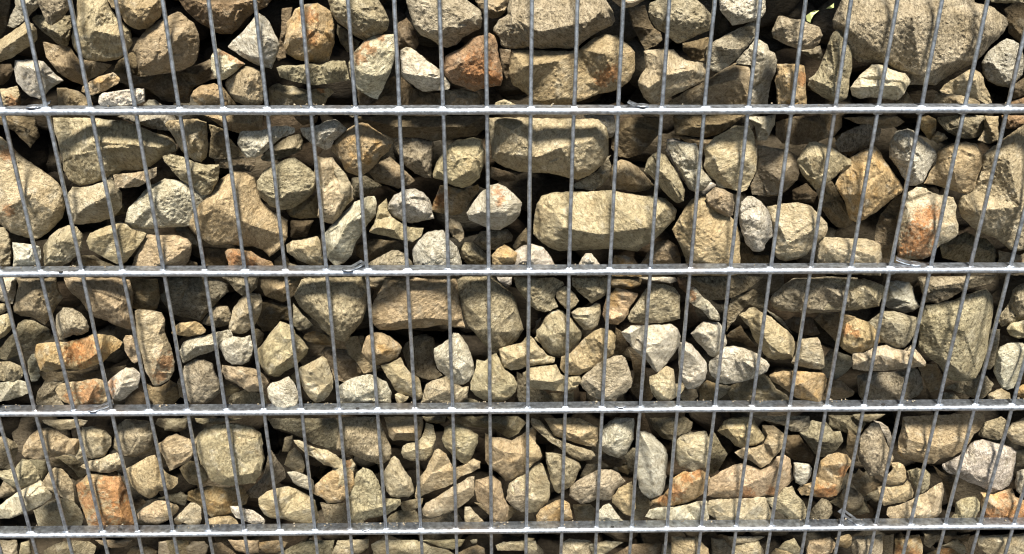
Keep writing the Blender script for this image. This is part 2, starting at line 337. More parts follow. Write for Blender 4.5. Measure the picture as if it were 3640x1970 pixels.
p0 110,86 114,78 122,68 130,62 137,60 144,63 152,70 158,77 156,88 148,96 138,101 130,100 122,97 112,92 | 118,84 132,76 150,77 140,88 ~ 137,68,5 139,75,4
y0 128,4 170,4 222,5 230,12 232,22 232,36 228,44 216,54 206,58 196,56 180,52 166,52 154,51 140,46 131,40 130,22 | 138,34 150,16 170,38 190,30 215,24 205,50
d2 131,46 150,52 152,58 140,60 130,56
T 1800 400 2.403
p1 66,2 92,2 94,16 91,21 86,22 80,18 72,12 | 84,10
d1 96,10 104,4 134,4 132,16 124,26 114,36 104,39 95,37 89,31 90,22 | 104,12
g1 90,36 87,39 90,45 88,55 82,62 74,67 60,65 56,62 78,50 86,38 | 82,54
b1 98,40 103,41 112,46 120,55 126,62 122,66 114,68 106,68 96,66 88,62 88,54 91,44 | 104,50 110,60
g0 120,40 124,36 130,33 136,36 141,44 146,50 150,58 153,66 152,76 146,78 140,74 134,68 130,62 122,54 117,50 | 124,42 138,56 146,70
s1 137,23 142,22 150,24 158,28 163,32 166,46 164,58 170,66 180,62 168,72 156,66 148,54 142,44 136,34 | 145,30 156,44
y0 25,78 30,71 38,68 55,67 72,67 90,66 110,70 126,71 136,73 142,78 146,84 144,92 138,98 132,104 126,110 112,119 90,117 66,118 45,119 36,116 28,110 22,104 23,92 | 38,78 88,78 134,82 120,98 50,98 80,104
p0 7,118 14,113 22,112 32,115 38,122 43,132 43,140 6,140 5,126 | 24,118 18,126
d1 5,114 10,106 17,98 20,112 8,118
s0 60,132 64,124 68,120 73,120 78,126 84,134 84,140 60,140 | 70,125
o1 92,122 100,122 108,124 114,131 116,140 90,140 | 104,126
b1 128,110 138,108 146,114 149,124 149,136 110,136 115,128 | 136,116 142,126
b0 144,96 150,84 158,74 166,70 176,76 186,84 196,92 200,104 200,132 196,140 155,140 152,124 146,110 141,100 | 168,78 160,92 180,112 164,124
T 2400 400 2.403
y0 24,30 32,22 42,16 50,11 58,11 64,11 68,20 70,36 70,50 66,58 62,66 57,69 50,67 44,65 37,65 34,59 28,54 24,46 25,38 | 34,38 58,14 38,50 62,40
d1 -2,2 60,2 50,10 38,18 26,22 0,19
p1 60,4 86,2 85,10 80,20 78,24 70,24 68,12 | 74,10
d1 86,8 100,4 124,2 142,2 143,12 136,20 120,26 104,28 92,26 86,20 | 120,8
d1 0,19 28,23 44,22 46,30 24,36 
s0 -8,26 0,24 18,26 23,38 24,48 32,58 26,66 18,69 12,66 6,54 -2,42 | 14,40 20,60
y1 70,28 84,30 96,32 105,38 106,52 104,58 96,66 90,71 80,72 66,70 64,62 70,50 | 72,44 98,46 90,58
y0 103,42 108,33 114,25 120,24 126,26 136,30 144,36 151,40 152,46 146,50 140,52 134,58 128,63 120,66 114,60 107,52 | 112,38 124,38 148,44 118,52 132,36
b0 26,70 34,63 42,65 50,70 51,78 50,88 46,90 38,87 30,82 26,76 | 40,72 42,82
s0 56,76 62,71 66,71 74,75 80,83 84,94 84,106 78,112 76,118 72,120 66,119 60,112 56,102 54,92 54,84 | 58,92 72,92 82,98 68,108
y0 78,80 90,78 104,76 116,79 124,87 130,94 131,100 128,108 120,114 112,122 104,126 94,128 86,125 82,116 84,104 80,90 | 90,98 118,100 125,94 96,112
y0 122,112 128,106 138,106 150,107 164,107 176,112 177,124 176,140 120,138 120,124 | 134,114 170,122
d1 52,108 60,112 68,122 80,122 82,138 48,138 48,120 
b1 120,64 134,58 140,70 150,86 152,94 146,99 138,98 130,90 124,80 | 132,82 142,92
d2 136,20 150,14 158,12 160,30 150,38 140,32
d2 100,66 112,60 122,70 118,78 100,76
T 3000 400 2.403
g1 -2,18 10,12 22,8 30,8 32,16 30,24 20,28 8,33 -4,34 -8,26 | 12,18
b1 0,4 46,3 52,8 46,12 34,14 12,10 | 30,7
o0 5,38 14,33 26,28 31,33 36,42 42,50 48,58 52,66 48,70 42,74 34,80 28,86 18,92 10,94 5,92 2,84 0,76 -4,70 -8,62 -2,48 | 22,34 34,52 48,67 16,70 
s0 38,26 44,16 54,13 60,15 64,20 72,26 78,32 81,37 76,44 72,52 68,60 62,63 56,63 50,56 44,46 38,38 | 56,24 60,42 62,56 48,40
o1 64,4 72,2 79,6 79,14 76,20 74,24 70,20 65,14 | 72,10
g1 80,4 100,2 120,3 122,10 118,20 110,22 98,22 88,16 80,8 | 100,12
y1 74,22 80,16 86,18 89,22 80,27
b0 80,32 92,26 104,24 114,27 118,34 118,46 114,58 112,66 106,70 98,69 86,65 76,62 68,61 72,52 78,44 | 96,34 94,50 114,56 114,36
b1 120,3 132,3 132,24 124,27 114,24 120,14 | 126,14
r1 134,2 156,2 154,10 146,14 138,14 | 144,6
y0 125,30 136,22 150,12 170,4 170,116 158,116 150,119 142,118 130,108 118,104 108,98 100,90 97,80 100,70 110,66 116,50 118,36 | 140,40 150,80 140,112 112,84 165,60
y0 54,68 62,63 70,64 76,68 84,70 94,72 97,80 96,88 98,96 98,104 92,109 82,114 76,122 68,126 58,126 46,124 44,110 46,96 52,78 | 58,92 78,70 94,96 60,118 74,100 ~ 68,90,9 76,86,7 62,100,8 56,112,9 66,116,10 48,120,7 72,104,8 
b1 44,72 50,70 50,90 46,100 44,115 42,126 34,125 28,118 26,110 28,96 32,86 | 36,92 40,112
g1 98,104 104,102 112,106 122,108 128,114 131,122 128,130 120,132 100,128 84,124 82,114 90,110 | 100,112 122,118
y1 132,118 142,120 150,122 158,118 166,122 166,140 132,138 | 146,126 ~ 150,130,3
g1 62,60 70,62 74,66 70,68 64,66
T 0 970 2.681
b0 15,4 54,4 56,14 60,24 54,34 50,41 46,46 43,50 38,48 30,43 20,42 13,38 12,32 15,22 17,12 | 18,33 34,38 45,38 36,20
p1 -4,2 16,2 15,20 12,30 4,28 -6,24
g1 -8,28 4,29 9,34 4,38 -8,42
y0 -8,42 0,40 8,38 12,44 13,52 6,60 0,64 -8,68 | 4,48 2,56
g1 0,72 6,64 12,58 18,48 24,44 34,46 40,50 48,54 50,62 40,66 32,70 22,76 14,80 6,83 0,82 -6,80 | 22,56 12,70 35,60
g0 0,84 10,84 20,88 23,96 22,100 14,104 4,104 -8,103 -8,84 | 10,92
p1 -8,105 6,104 18,102 26,104 29,114 20,118 10,121 0,123 -8,122 | 10,110
p1 26,84 30,78 36,76 37,90 40,96 36,103 30,104 27,96 | 31,88
g0 54,39 60,32 70,33 78,38 84,46 86,52 85,56 78,60 70,60 64,62 57,65 54,58 52,48 | 58,44 68,50 78,54
b0 61,4 110,4 124,6 128,20 126,40 128,54 120,54 108,50 98,45 88,42 82,36 76,26 68,20 63,14 | 82,14 95,22 110,34 118,44 88,36
b1 118,4 150,6 153,22 150,34 140,36 126,34 120,20
o0 34,68 42,66 55,65 64,65 76,62 88,58 100,58 110,60 117,66 114,72 106,78 98,86 88,90 78,93 66,92 56,93 44,95 38,94 35,86 32,80 | 42,72 56,68 86,62 95,75 60,88 85,82 44,84 ~ 80,72,13 70,76,10
b0 54,108 58,105 66,103 80,102 92,100 98,102 103,110 104,122 98,125 88,126 82,130 74,129 68,126 60,123 55,118 52,112 | 64,106 90,108 84,122 ~ 85,115,12 66,118,6
p0 102,104 108,98 114,93 120,90 128,90 134,96 134,102 132,110 126,114 120,120 114,123 107,121 104,114 | 110,98 116,106 132,102 112,116 ~ 107,106,5 106,116,4
g1 36,112 42,104 50,98 60,98 62,103 54,108 54,116 60,124 64,132 38,134 34,124 | 50,112
b0 117,64 119,59 126,58 130,66 133,76 133,84 128,87 122,82 118,74 | 124,70
y0 128,36 132,34 145,35 154,37 158,44 158,56 160,62 164,72 167,84 166,94 162,102 156,106 150,108 145,107 142,100 138,94 135,84 133,76 131,66 129,52 | 134,44 136,66 150,60 156,68 150,84 146,98 136,84 ~ 158,84,8 152,98,6
g1 152,22 156,18 160,6 180,4 180,30 172,42 165,40 158,32 154,28 | 166,20
b1 140,106 146,109 154,108 162,102 170,106 172,118 166,125 156,128 148,126 141,120 | 150,112 160,114 
d1 120,116 132,112 140,116 142,134 118,134
d1 36,94 60,94 100,92 120,88 118,92 104,102 80,102 56,103 44,104 | 80,97
T 600 970 2.681
g1 0,4 34,4 56,10 57,18 48,26 40,34 34,42 30,46 22,44 12,42 4,38 -2,26 | 10,28 30,20 
o0 4,52 10,47 18,46 26,46 32,49 36,54 35,58 28,60 18,61 8,60 2,58 | 18,52
g1 34,44 40,36 44,32 56,32 60,40 58,50 46,52 36,50 32,48 | 46,42
g1 50,4 86,4 84,14 78,19 70,22 64,18 58,10 | 70,12
b1 88,6 130,4 134,14 128,16 118,22 110,28 100,25 92,22 88,14 | 104,16
y0 66,26 70,22 78,18 88,20 90,27 88,38 84,48 78,54 72,58 66,59 58,57 56,52 58,44 60,36 | 74,28 66,44 80,36 64,54
s0 10,74 13,66 20,62 30,60 38,58 44,56 52,54 60,54 62,62 50,72 40,76 28,80 20,84 14,87 12,84 | 18,72 34,68 44,66 18,82
s0 46,68 54,62 62,60 70,61 78,59 81,70 80,78 77,85 70,88 60,88 54,84 50,76 | 52,70 56,82 76,82 64,66
g1 80,54 86,53 91,58 90,64 86,70 81,70 | 86,62
y0 84,73 90,66 96,58 102,50 106,45 112,48 118,50 122,58 128,64 134,72 132,78 126,84 120,90 112,94 106,99 101,100 94,98 88,90 85,82 | 90,70 88,84 102,90 118,78 122,72 106,54
g1 118,28 124,36 130,42 138,50 132,54 124,56 118,50 | 124,46
d1 84,28 100,28 114,32 118,46 106,44 98,56 90,56 84,48 88,38
g0 118,22 126,6 134,4 187,3 190,14 189,34 185,46 179,54 172,62 167,66 160,65 152,60 146,54 140,46 132,40 124,32 | 132,28 146,40 165,46 180,36 165,14
o1 128,62 130,58 138,55 148,58 156,64 160,68 150,69 138,68 132,66 | 142,64 154,67
g0 12,98 14,88 24,82 34,82 42,86 46,96 50,106 50,114 44,120 38,125 28,126 20,126 17,120 15,110 | 16,104 34,96 48,114 36,121 24,114
y1 8,104 12,96 15,110 18,122 10,118 | 12,108
b0 50,94 50,87 58,88 70,88 82,91 90,96 96,104 92,112 84,114 76,114 70,110 62,105 54,102 | 78,94 62,100 80,106 
b1 52,110 58,106 66,108 68,112 60,116 54,118 54,112
g1 56,122 60,116 66,114 74,111 84,114 92,115 94,126 80,127 66,127 58,126 | 66,119 
s9 93,110 98,104 106,102 114,98 120,104 124,114 124,124 122,130 117,134 110,135 104,132 98,126 94,118 | 98,112 112,106 110,128 118,126
y0 124,90 132,86 140,82 146,79 151,82 154,90 157,100 157,110 154,116 148,122 140,125 134,120 128,112 126,104 124,96 | 134,94 144,88 130,110 142,116 152,106
y1 116,98 122,92 126,98 126,106 118,104
b1 142,78 150,70 160,72 176,74 180,82 186,96 190,98 184,104 168,104 158,102 154,90 148,80 | 160,82 176,82
b1 166,62 180,60 184,72 190,80 202,90 196,94 186,96 178,84 170,76 
s0 160,108 166,104 174,100 184,97 192,96 200,99 208,104 213,114 212,126 190,127 172,126 162,125 160,116 | 166,108 184,106 196,112 180,118
T 1200 970 2.681
o0 24,68 27,60 36,56 42,56 50,60 58,66 62,71 61,76 56,82 48,86 40,88 32,88 26,82 22,76 | 32,66 36,78 44,77 58,76 46,66
b1 12,68 18,60 26,60 24,70 22,78 28,86 34,90 34,94 26,96 20,97 18,90 16,78 | 24,88
g1 24,4 56,4 52,10 44,15 38,16 30,14 | 40,8
b0 45,4 114,4 116,20 118,34 120,44 122,52 110,52 100,50 84,53 66,54 50,55 40,55 34,50 30,40 34,26 40,16 | 50,48 64,45 85,43 105,45 70,20 100,15
g0 112,4 150,2 158,12 168,20 172,30 174,40 178,54 172,64 164,70 158,76 150,78 144,74 138,68 130,58 124,52 120,42 117,30 114,16 | 122,30 140,12 158,26 150,55 162,56 170,44
g1 62,74 64,67 70,64 74,60 84,58 92,62 94,72 92,82 94,92 100,98 94,101 86,102 78,100 70,95 66,88 63,80 | 70,80 90,80 80,66
s0 91,72 100,67 106,62 110,56 116,57 120,62 125,70 128,78 131,90 130,98 126,104 120,107 112,108 106,104 102,98 95,92 92,84 | 106,72 118,66 122,84 112,96 100,84
y0 40,88 50,86 60,80 64,88 70,95 78,100 80,106 82,116 80,120 76,122 70,119 60,116 54,112 50,104 46,98 | 56,96 70,104 76,114
y0 54,116 58,114 64,117 68,118 64,123 58,127 55,122 | 60,119
g0 82,112 84,106 90,102 98,100 104,98 110,104 120,108 126,108 124,120 118,124 120,130 84,130 78,124 | 90,110 104,112 88,120
g1 114,124 118,120 126,120 134,122 138,130 114,132 | 124,124
y0 126,104 128,98 131,90 132,82 140,84 146,78 152,76 156,84 160,92 168,98 172,106 170,114 164,120 156,124 148,124 140,122 130,117 126,112 | 132,100 134,112 150,116 165,108 150,92
s1 144,4 166,4 166,12 160,15 152,12 | 156,8
T 1800 970 2.681
g0 7,4 45,4 54,8 56,12 48,18 46,24 50,32 44,36 36,38 28,36 23,32 18,26 12,18 8,12 | 22,20 40,8 28,32
g0 62,4 96,4 97,16 94,22 88,26 81,30 74,24 66,17 62,12 | 70,14 88,18 80,25
y0 48,16 56,12 62,16 66,20 70,27 66,33 62,36 56,35 51,30 47,25 46,20 | 58,20
y0 61,37 68,33 78,32 86,28 90,29 90,40 88,50 82,55 74,55 68,49 63,43 | 66,40 78,40 88,36
o0 94,25 98,20 104,14 112,15 122,18 127,20 122,28 118,33 116,40 112,46 106,50 100,50 94,47 91,40 92,32 | 102,20 118,22 100,44 112,40
o1 96,4 130,4 128,12 122,15 110,15 100,14 98,10 | 112,10
p1 124,4 160,4 164,8 156,10 138,9 | 140,7
g0 138,9 150,10 160,13 166,22 166,34 166,44 158,47 146,48 130,49 118,48 115,44 118,36 124,28 130,18 | 128,38 148,16 160,42 
y0 28,60 28,54 34,48 36,42 42,36 50,34 55,36 58,40 64,44 70,52 73,58 71,64 64,71 56,79 50,80 42,79 36,74 32,68 26,62 | 40,60 50,42 60,55 46,72
p0 109,56 118,50 132,49 146,49 157,48 164,53 167,60 165,70 160,78 154,86 148,92 144,96 140,93 134,85 128,80 120,72 113,64 | 118,58 134,76 155,56 142,90 158,74
b0 52,80 60,76 66,70 74,62 82,56 90,52 100,54 105,60 104,72 102,78 94,83 86,88 78,94 70,98 60,98 54,96 50,90 | 62,84 84,62 96,72 72,92
y0 -8,72 6,68 14,66 20,58 26,62 32,70 40,78 47,80 46,86 34,88 20,90 12,93 4,93 -4,90 | 10,82 28,74 
y0 15,95 22,90 34,88 48,87 52,96 58,99 70,97 72,104 66,111 58,114 46,113 34,112 22,109 18,104 | 24,102 44,104 64,104
g0 72,99 80,92 86,86 94,82 102,79 110,78 114,81 118,92 121,104 119,110 112,116 106,120 104,124 98,126 90,124 86,120 78,116 72,110 70,106 | 76,102 92,88 108,84 116,102 96,118
y1 42,114 50,115 62,113 65,112 64,128 46,128 44,120 | 56,118
g2 10,94 18,98 20,106 36,112 44,118 44,130 14,130 10,116 
d1 104,52 110,56 116,70 112,76 104,78 104,64
d2 116,72 126,82 132,88 134,100 136,108 140,118 136,124 124,120 118,112 122,96
y0 136,98 142,96 152,88 160,92 162,106 168,104 171,108 166,117 158,122 150,125 144,122 138,114 136,106 | 140,108 156,106 150,118
g1 28,46 34,42 30,52 27,58
T 2400 970 2.681
g1 6,4 60,2 84,4 72,14 66,18 58,22 50,25 40,26 32,25 26,20 20,14 12,8 | 40,12
r1 2,4 10,6 13,14 10,19 4,14 2,9
s0 13,14 20,14 26,22 34,28 38,33 42,38 44,44 42,47 36,46 32,44 26,37 18,32 13,28 | 22,22 32,34 ~ 15,20,4 17,25,3
p0 14,58 20,52 26,46 36,46 42,47 46,52 49,60 50,68 46,74 40,80 36,81 32,79 26,72 20,66 | 22,58 38,56 36,76
p0 4,66 10,65 16,68 22,74 28,82 31,86 31,94 29,102 24,108 18,111 12,111 8,108 5,98 3,88 2,74 | 10,74 18,80 26,92 14,104
d1 48,60 52,56 62,50 70,62 80,72 76,74 64,67 54,65 50,62
g1 50,36 54,22 66,20 74,14 82,18 86,26 84,34 72,31 66,34 60,40 58,44 52,50 49,56 | 68,26
y0 60,40 66,36 70,33 75,32 80,35 86,39 92,42 100,49 108,55 113,62 115,72 113,82 104,83 94,84 88,82 84,78 80,70 76,66 72,58 70,52 64,46 | 68,44 80,40 84,56 106,62 92,76 108,76
g1 80,30 92,38 102,44 112,58 100,48 
g0 90,26 92,20 96,17 104,10 112,5 124,4 150,3 175,4 175,36 160,37 150,38 130,39 114,38 100,37 92,33 | 96,28 112,14 140,12 160,24 128,34
b1 132,44 140,40 156,38 172,42 176,50 162,58 156,70 150,62 140,52 | 145,48
o0 158,58 162,48 172,42 184,46 192,52 196,60 196,66 190,72 178,77 168,78 160,74 156,70 | 162,58 176,62 190,64 172,48 ~ 164,54,5 172,58,4
d1 104,46 112,42 130,42 134,50 138,58 130,60 118,58 110,54
y0 118,62 126,62 136,61 139,66 141,74 143,84 143,90 138,93 128,92 118,90 110,86 114,78 116,70 | 122,68 136,66 120,84 138,82
s0 32,84 40,78 46,70 56,69 66,71 74,74 80,78 88,84 91,88 88,94 80,99 70,103 58,106 48,107 42,105 36,100 32,94 | 42,84 58,80 74,90 50,100
y1 48,112 56,106 74,100 84,96 90,100 96,110 106,116 112,124 112,132 60,132 | 70,114 90,116
o9 89,98 94,94 104,93 118,93 132,94 142,95 145,100 144,108 142,116 141,124 138,129 132,129 124,123 116,120 108,114 100,108 92,104 | 96,100 112,108 136,98 136,120 120,106
b1 144,106 152,102 158,102 164,108 171,113 170,117 160,120 148,122 140,124 | 148,112 160,112
p1 139,84 148,72 158,76 168,80 169,88 162,96 152,102 144,100 140,94 | 150,86
y1 8,112 14,110 20,111 22,118 16,124 8,123 4,118 | 14,114
o1 22,110 30,102 36,104 42,106 40,120 38,130 24,130 23,120 | 30,112 
g1 42,106 54,108 48,116 40,122 38,116
T 3000 970 2.681
p1 41,8 50,7 62,9 66,14 68,24 73,32 66,37 60,38 50,36 42,34 36,30 38,22 | 48,24 62,28
g0 2,6 20,5 30,8 38,12 44,18 42,24 36,26 34,32 20,35 2,36 -20,36 -20,4 | 20,14 30,24 10,28
g1 70,4 146,2 140,10 124,14 112,18 98,26 88,29 78,28 74,18 | 90,12
g0 20,48 28,42 36,36 48,36 60,39 70,42 70,50 67,60 64,66 58,72 52,74 44,71 38,67 30,66 26,58 | 28,56 42,46 60,50 50,66
y0 8,76 20,75 30,70 40,68 50,72 60,74 64,68 72,76 79,86 78,90 64,91 50,93 36,94 20,94 8,92 7,88 | 20,84 34,78 50,82 70,84 40,88
g0 78,30 92,28 104,25 112,22 124,18 136,14 142,22 143,32 142,42 141,48 139,60 137,74 134,84 130,94 126,101 118,104 108,104 99,102 94,95 90,88 82,82 74,76 70,70 71,60 70,48 73,40 | 82,45 104,35 130,28 132,60 95,80 112,95 115,55
g1 12,98 24,95 40,95 56,93 66,90 70,92 74,100 76,110 72,116 64,120 56,124 20,126 14,116 | 20,104 60,102 50,116
o1 71,90 78,87 88,86 94,98 96,104 90,111 82,114 78,108 74,98 | 80,106
g1 98,108 110,104 122,102 128,97 136,98 143,106 140,112 132,120 126,121 116,116 104,112 97,110 | 124,110
g1 92,114 104,114 112,122 108,130 90,130 
g1 138,54 149,54 148,64 146,76 144,86 140,92 134,92 136,78 | 142,66
g0 156,30 160,16 168,10 182,8 182,44 166,46 160,50 150,52 146,46 150,38 | 156,44 168,26
y0 158,48 166,46 182,42 182,62 166,63 158,60 154,54 | 164,54
s0 145,74 148,70 156,66 170,66 176,72 172,84 168,98 162,110 156,112 150,110 146,104 142,94 143,84 | 150,80 162,78 150,98
o1 163,110 170,106 182,106 182,120 172,120 164,117 | 172,112
y1 136,116 144,112 150,110 158,114 160,124 160,130 140,128 | 150,120
d2 162,100 176,80 182,90 182,104 166,106
T 0 1450 2.681
g1 -8,28 4,27 14,32 18,38 15,46 12,58 4,58 -8,58 | 8,40
b0 20,44 22,36 28,26 36,19 46,18 56,22 66,28 76,29 76,40 72,46 62,44 50,47 38,49 24,48 | 28,38 50,40 70,36 40,26
y1 40,11 74,11 84,12 80,17 68,21 58,22 48,18 42,15 | 58,16
y0 78,18 90,17 100,20 107,28 106,36 103,42 100,47 88,49 80,46 74,50 71,46 72,38 76,28 | 84,28 98,28 98,44 80,42
g0 108,30 112,16 120,10 142,12 148,24 146,38 140,44 130,47 120,47 112,42 107,38 | 116,30 130,28 140,38 122,42
g1 150,10 180,10 180,18 168,23 156,20 148,16 | 162,14
g0 -8,60 4,59 14,57 20,48 28,49 38,60 40,68 32,74 20,77 12,76 4,71 -2,66 -8,66 | 6,66 22,62 16,72
g1 28,49 44,50 46,60 40,70 30,74 
p0 -8,96 0,92 10,84 20,78 30,72 38,68 44,74 50,82 50,86 40,93 30,98 20,102 10,106 0,106 -8,104 | 4,96 24,86 42,80 14,102
b0 40,70 46,60 52,56 60,58 66,64 70,72 71,82 71,89 60,87 54,82 46,79 39,74 | 48,66 56,76 70,80 
y1 52,47 62,45 70,47 78,52 84,62 76,68 70,60 60,52 | 70,54
y0 76,56 84,50 96,48 104,44 112,42 118,54 112,60 104,63 94,62 84,60 | 90,56 106,54
d1 48,50 56,48 70,60 76,68 72,70 60,58
y1 36,112 32,98 46,90 56,86 70,88 76,96 80,106 78,112 66,114 36,116 | 50,98
o0 71,74 78,68 84,62 92,62 104,63 116,64 120,74 124,86 128,98 132,114 110,118 84,114 80,102 76,92 72,82 | 82,74 92,72 94,100 112,80 116,104 ~ 76,76,6 84,88,8 110,76,16 120,100,14 96,108,10
b0 120,58 130,52 140,46 148,44 154,56 160,62 170,66 170,72 164,78 152,80 146,86 142,87 132,82 126,76 122,66 | 126,64 148,56 150,74 136,78
b0 150,34 158,28 168,24 178,28 188,32 186,44 180,52 168,58 161,61 158,52 152,42 | 156,36 164,44 182,42 164,30
b0 130,100 138,94 148,88 158,88 168,92 172,96 164,104 160,108 150,112 138,110 131,106 | 136,102 150,104 166,98
b1 166,106 172,98 180,92 186,94 180,104 172,112 166,110 
g1 -4,84 4,68 16,80 10,84 0,86 | 6,78
d1 124,90 134,86 140,90 130,98 126,100
g2 150,86 172,80 180,84 176,94 160,88
g1 20,128 28,126 30,140 18,140 
g1 42,136 52,130 66,126 84,127 92,132 90,138 80,150 40,150 | 62,134
b1 90,126 126,126 120,132 106,134 96,130 | 108,129
g2 -8,126 16,126 20,150 -8,150
d1 118,142 126,132 140,130 150,136 150,150 116,150 
b1 158,126 180,126 180,150 166,150 | 168,136
T 600 1450 2.681
g1 24,10 70,10 60,13 50,15 34,16 26,14 
g1 -4,10 18,10 17,20 8,23 -4,22 | 6,16
y0 24,30 28,24 34,19 46,15 64,14 80,17 88,24 90,32 90,38 92,48 90,58 88,64 82,72 74,73 60,75 48,74 40,70 36,64 34,58 30,54 27,46 25,38 | 32,34 56,22 82,28 88,42 80,62 44,56 56,66 
y1 10,58 20,50 27,52 34,58 38,68 36,72 28,74 20,72 14,66 | 24,64
b0 -10,92 0,90 8,92 11,95 8,100 2,106 -10,108
o1 18,80 28,76 40,74 56,76 70,74 76,84 74,92 66,94 62,100 54,102 40,104 32,96 24,90 18,88 | 30,84 50,92 
y0 4,106 12,98 20,90 26,90 31,94 32,106 30,112 24,113 14,110 6,108 | 12,106 22,96 28,108
b1 36,106 46,104 58,103 64,106 68,114 60,122 38,120 34,112 | 50,108
s0 58,93 66,93 72,96 80,97 88,102 92,106 92,112 84,113 74,109 64,105 60,100 | 66,99 84,107
g1 94,46 98,40 104,50 110,58 112,66 104,72 98,76 92,80 86,86 78,86 74,80 84,72 90,64 93,54 | 98,60 90,72
g1 94,10 172,10 190,14 188,30 188,40 178,46 164,42 150,38 138,34 126,28 112,22 100,19 | 130,24 164,36 150,16
g1 110,28 118,26 118,34 114,42 108,42
y0 118,31 124,30 132,34 142,38 152,40 160,45 166,50 165,57 158,58 148,55 138,48 130,44 122,37 | 130,38 150,50
y1 110,54 114,42 120,38 126,44 130,56 128,62 118,60 | 118,50
p0 112,61 120,60 130,63 138,68 139,76 136,80 126,77 118,72 | 120,65 132,76
y0 85,86 92,80 102,76 114,74 124,78 132,82 140,88 142,96 144,104 140,110 134,112 122,111 110,107 98,106 90,102 86,94 | 92,86 104,90 132,94 136,88 110,102
o0 134,78 140,72 148,64 156,59 164,60 170,56 176,60 178,74 172,84 164,91 152,91 146,86 138,83 | 144,74 160,66 162,84
g1 144,90 156,92 168,90 172,112 170,116 152,114 148,104 | 158,100
g1 0,126 34,127 38,132 36,140 30,150 -10,150 -10,128 | 20,134
d1 40,130 50,128 66,140 66,150 40,150
b1 56,126 86,126 86,138 76,140 64,136 | 74,132
o1 86,128 104,126 114,128 110,134 102,139 92,138 86,134 | 96,132
g1 104,140 116,132 130,126 158,126 156,140 156,150 100,150 | 130,136
y1 158,142 164,132 172,130 176,150 156,150 
T 1200 1450 2.681
g0 4,8 40,8 44,20 48,30 51,36 52,44 50,50 44,54 37,54 28,51 18,47 8,43 -2,40 0,20 | 10,38 26,44 40,46 44,30 10,26
b0 44,8 82,8 82,18 80,28 76,32 66,32 58,31 52,32 48,26 46,16 | 56,24 72,24
y0 84,14 92,16 94,28 92,38 90,46 84,51 70,51 62,48 60,42 62,36 66,33 76,32 80,28 | 64,42 78,40 90,37 76,34
y0 7,50 14,48 18,54 16,62 14,72 12,82 6,88 0,91 -10,92 -16,84 -12,74 -8,64 -4,54 2,48 | 6,58 2,72 -6,86 ~ 10,52,4 0,80,6
g0 17,62 24,56 34,60 39,68 42,78 46,86 60,86 61,92 54,98 48,102 40,104 30,106 22,111 12,110 10,100 10,86 14,74 | 22,66 34,74 36,96 18,100 50,92
y0 43,62 47,54 50,48 54,45 58,48 64,58 70,66 73,74 73,82 68,86 64,85 58,86 50,85 46,80 44,72 | 52,56 64,72 50,78
b0 73,86 76,68 84,58 88,48 92,40 97,38 104,44 108,52 110,56 116,56 124,52 130,48 137,51 136,58 128,62 118,66 108,74 96,78 84,83 78,86 | 90,62 108,60 130,55 98,46 82,72
y0 98,30 102,18 110,14 124,18 134,26 134,34 130,44 126,52 121,54 114,50 108,44 102,38 | 112,40 106,22 128,30 122,44
y1 104,8 172,8 180,14 172,24 164,29 158,26 150,20 140,19 128,18 112,18 | 150,14 164,18
g1 80,8 104,8 102,14 94,15 84,13
b0 140,24 146,27 156,28 166,30 174,26 190,14 190,50 184,62 172,66 166,71 160,70 154,64 146,58 140,50 | 148,36 158,42 176,44 164,62
y0 80,96 84,90 92,86 104,78 114,72 124,66 131,65 131,76 130,84 122,92 112,98 100,102 92,105 86,106 81,102 | 86,98 108,84 126,76 90,103
b0 131,68 140,66 148,64 156,70 157,76 160,86 164,94 162,104 158,110 153,113 148,110 144,102 138,94 132,88 130,78 | 138,76 148,82 156,98 152,106
y1 61,96 60,90 76,86 82,86 80,92 76,96 68,99 64,100 | 70,92
y1 50,102 58,98 74,96 78,104 80,114 60,116 42,116 46,108 | 60,106
g1 80,106 90,106 104,102 114,98 120,108 120,116 84,116 | 100,108
y0 120,94 126,93 130,98 136,104 142,110 142,116 122,116 120,104 | 128,104
b1 130,90 140,98 150,108 158,112 166,104 171,98 168,94 162,92 150,90 | 165,98
g0 160,88 162,78 168,70 180,66 190,66 188,96 176,100 168,96 | 166,84 180,84 
g1 0,126 30,125 30,134 20,140 -6,140 | 12,132
y1 32,130 40,126 76,126 90,132 104,134 112,140 112,150 40,150 34,140 | 60,136
y1 80,126 122,125 118,132 110,135 96,132 | 104,129
b1 112,140 122,135 132,130 140,134 142,150 108,150 | 128,138
y0 150,130 158,127 180,126 190,126 190,136 160,137 152,136 | 165,130
g1 126,126 134,125 132,130 128,130
T 1800 1450 2.681
b0 20,22 28,32 32,38 35,46 33,50 28,52 22,58 18,60 16,52 18,30 | 26,46
g0 24,9 32,11 37,18 42,26 50,30 58,33 70,37 82,40 86,46 80,50 70,51 62,47 56,43 48,37 40,32 32,25 24,18 22,13 | 34,22 58,36 76,44 68,42
b0 36,9 68,9 80,14 88,18 88,30 85,38 74,36 62,33 54,30 46,27 41,20 38,14 | 50,20 70,28 80,22
s0 90,20 98,12 104,9 122,9 122,20 122,30 118,38 114,44 106,48 98,46 92,42 88,38 90,28 | 106,18 104,32 118,32 98,34 108,30
g1 112,46 120,38 126,40 126,60 116,58 
p0 126,22 132,21 138,24 144,30 150,36 154,44 153,54 153,66 151,76 148,84 142,86 136,87 130,83 126,76 124,68 123,56 124,40 | 132,32 140,46 142,62 140,80 128,68 
s1 138,24 148,34 153,40 154,54 153,64 148,50 144,34
g1 76,54 90,52 88,60 76,66 70,66 | 82,58
g0 37,42 44,42 52,44 62,48 70,52 72,58 69,62 66,70 62,76 56,78 50,82 46,80 42,70 39,60 37,50 | 46,50 54,52 66,56 55,66 48,74
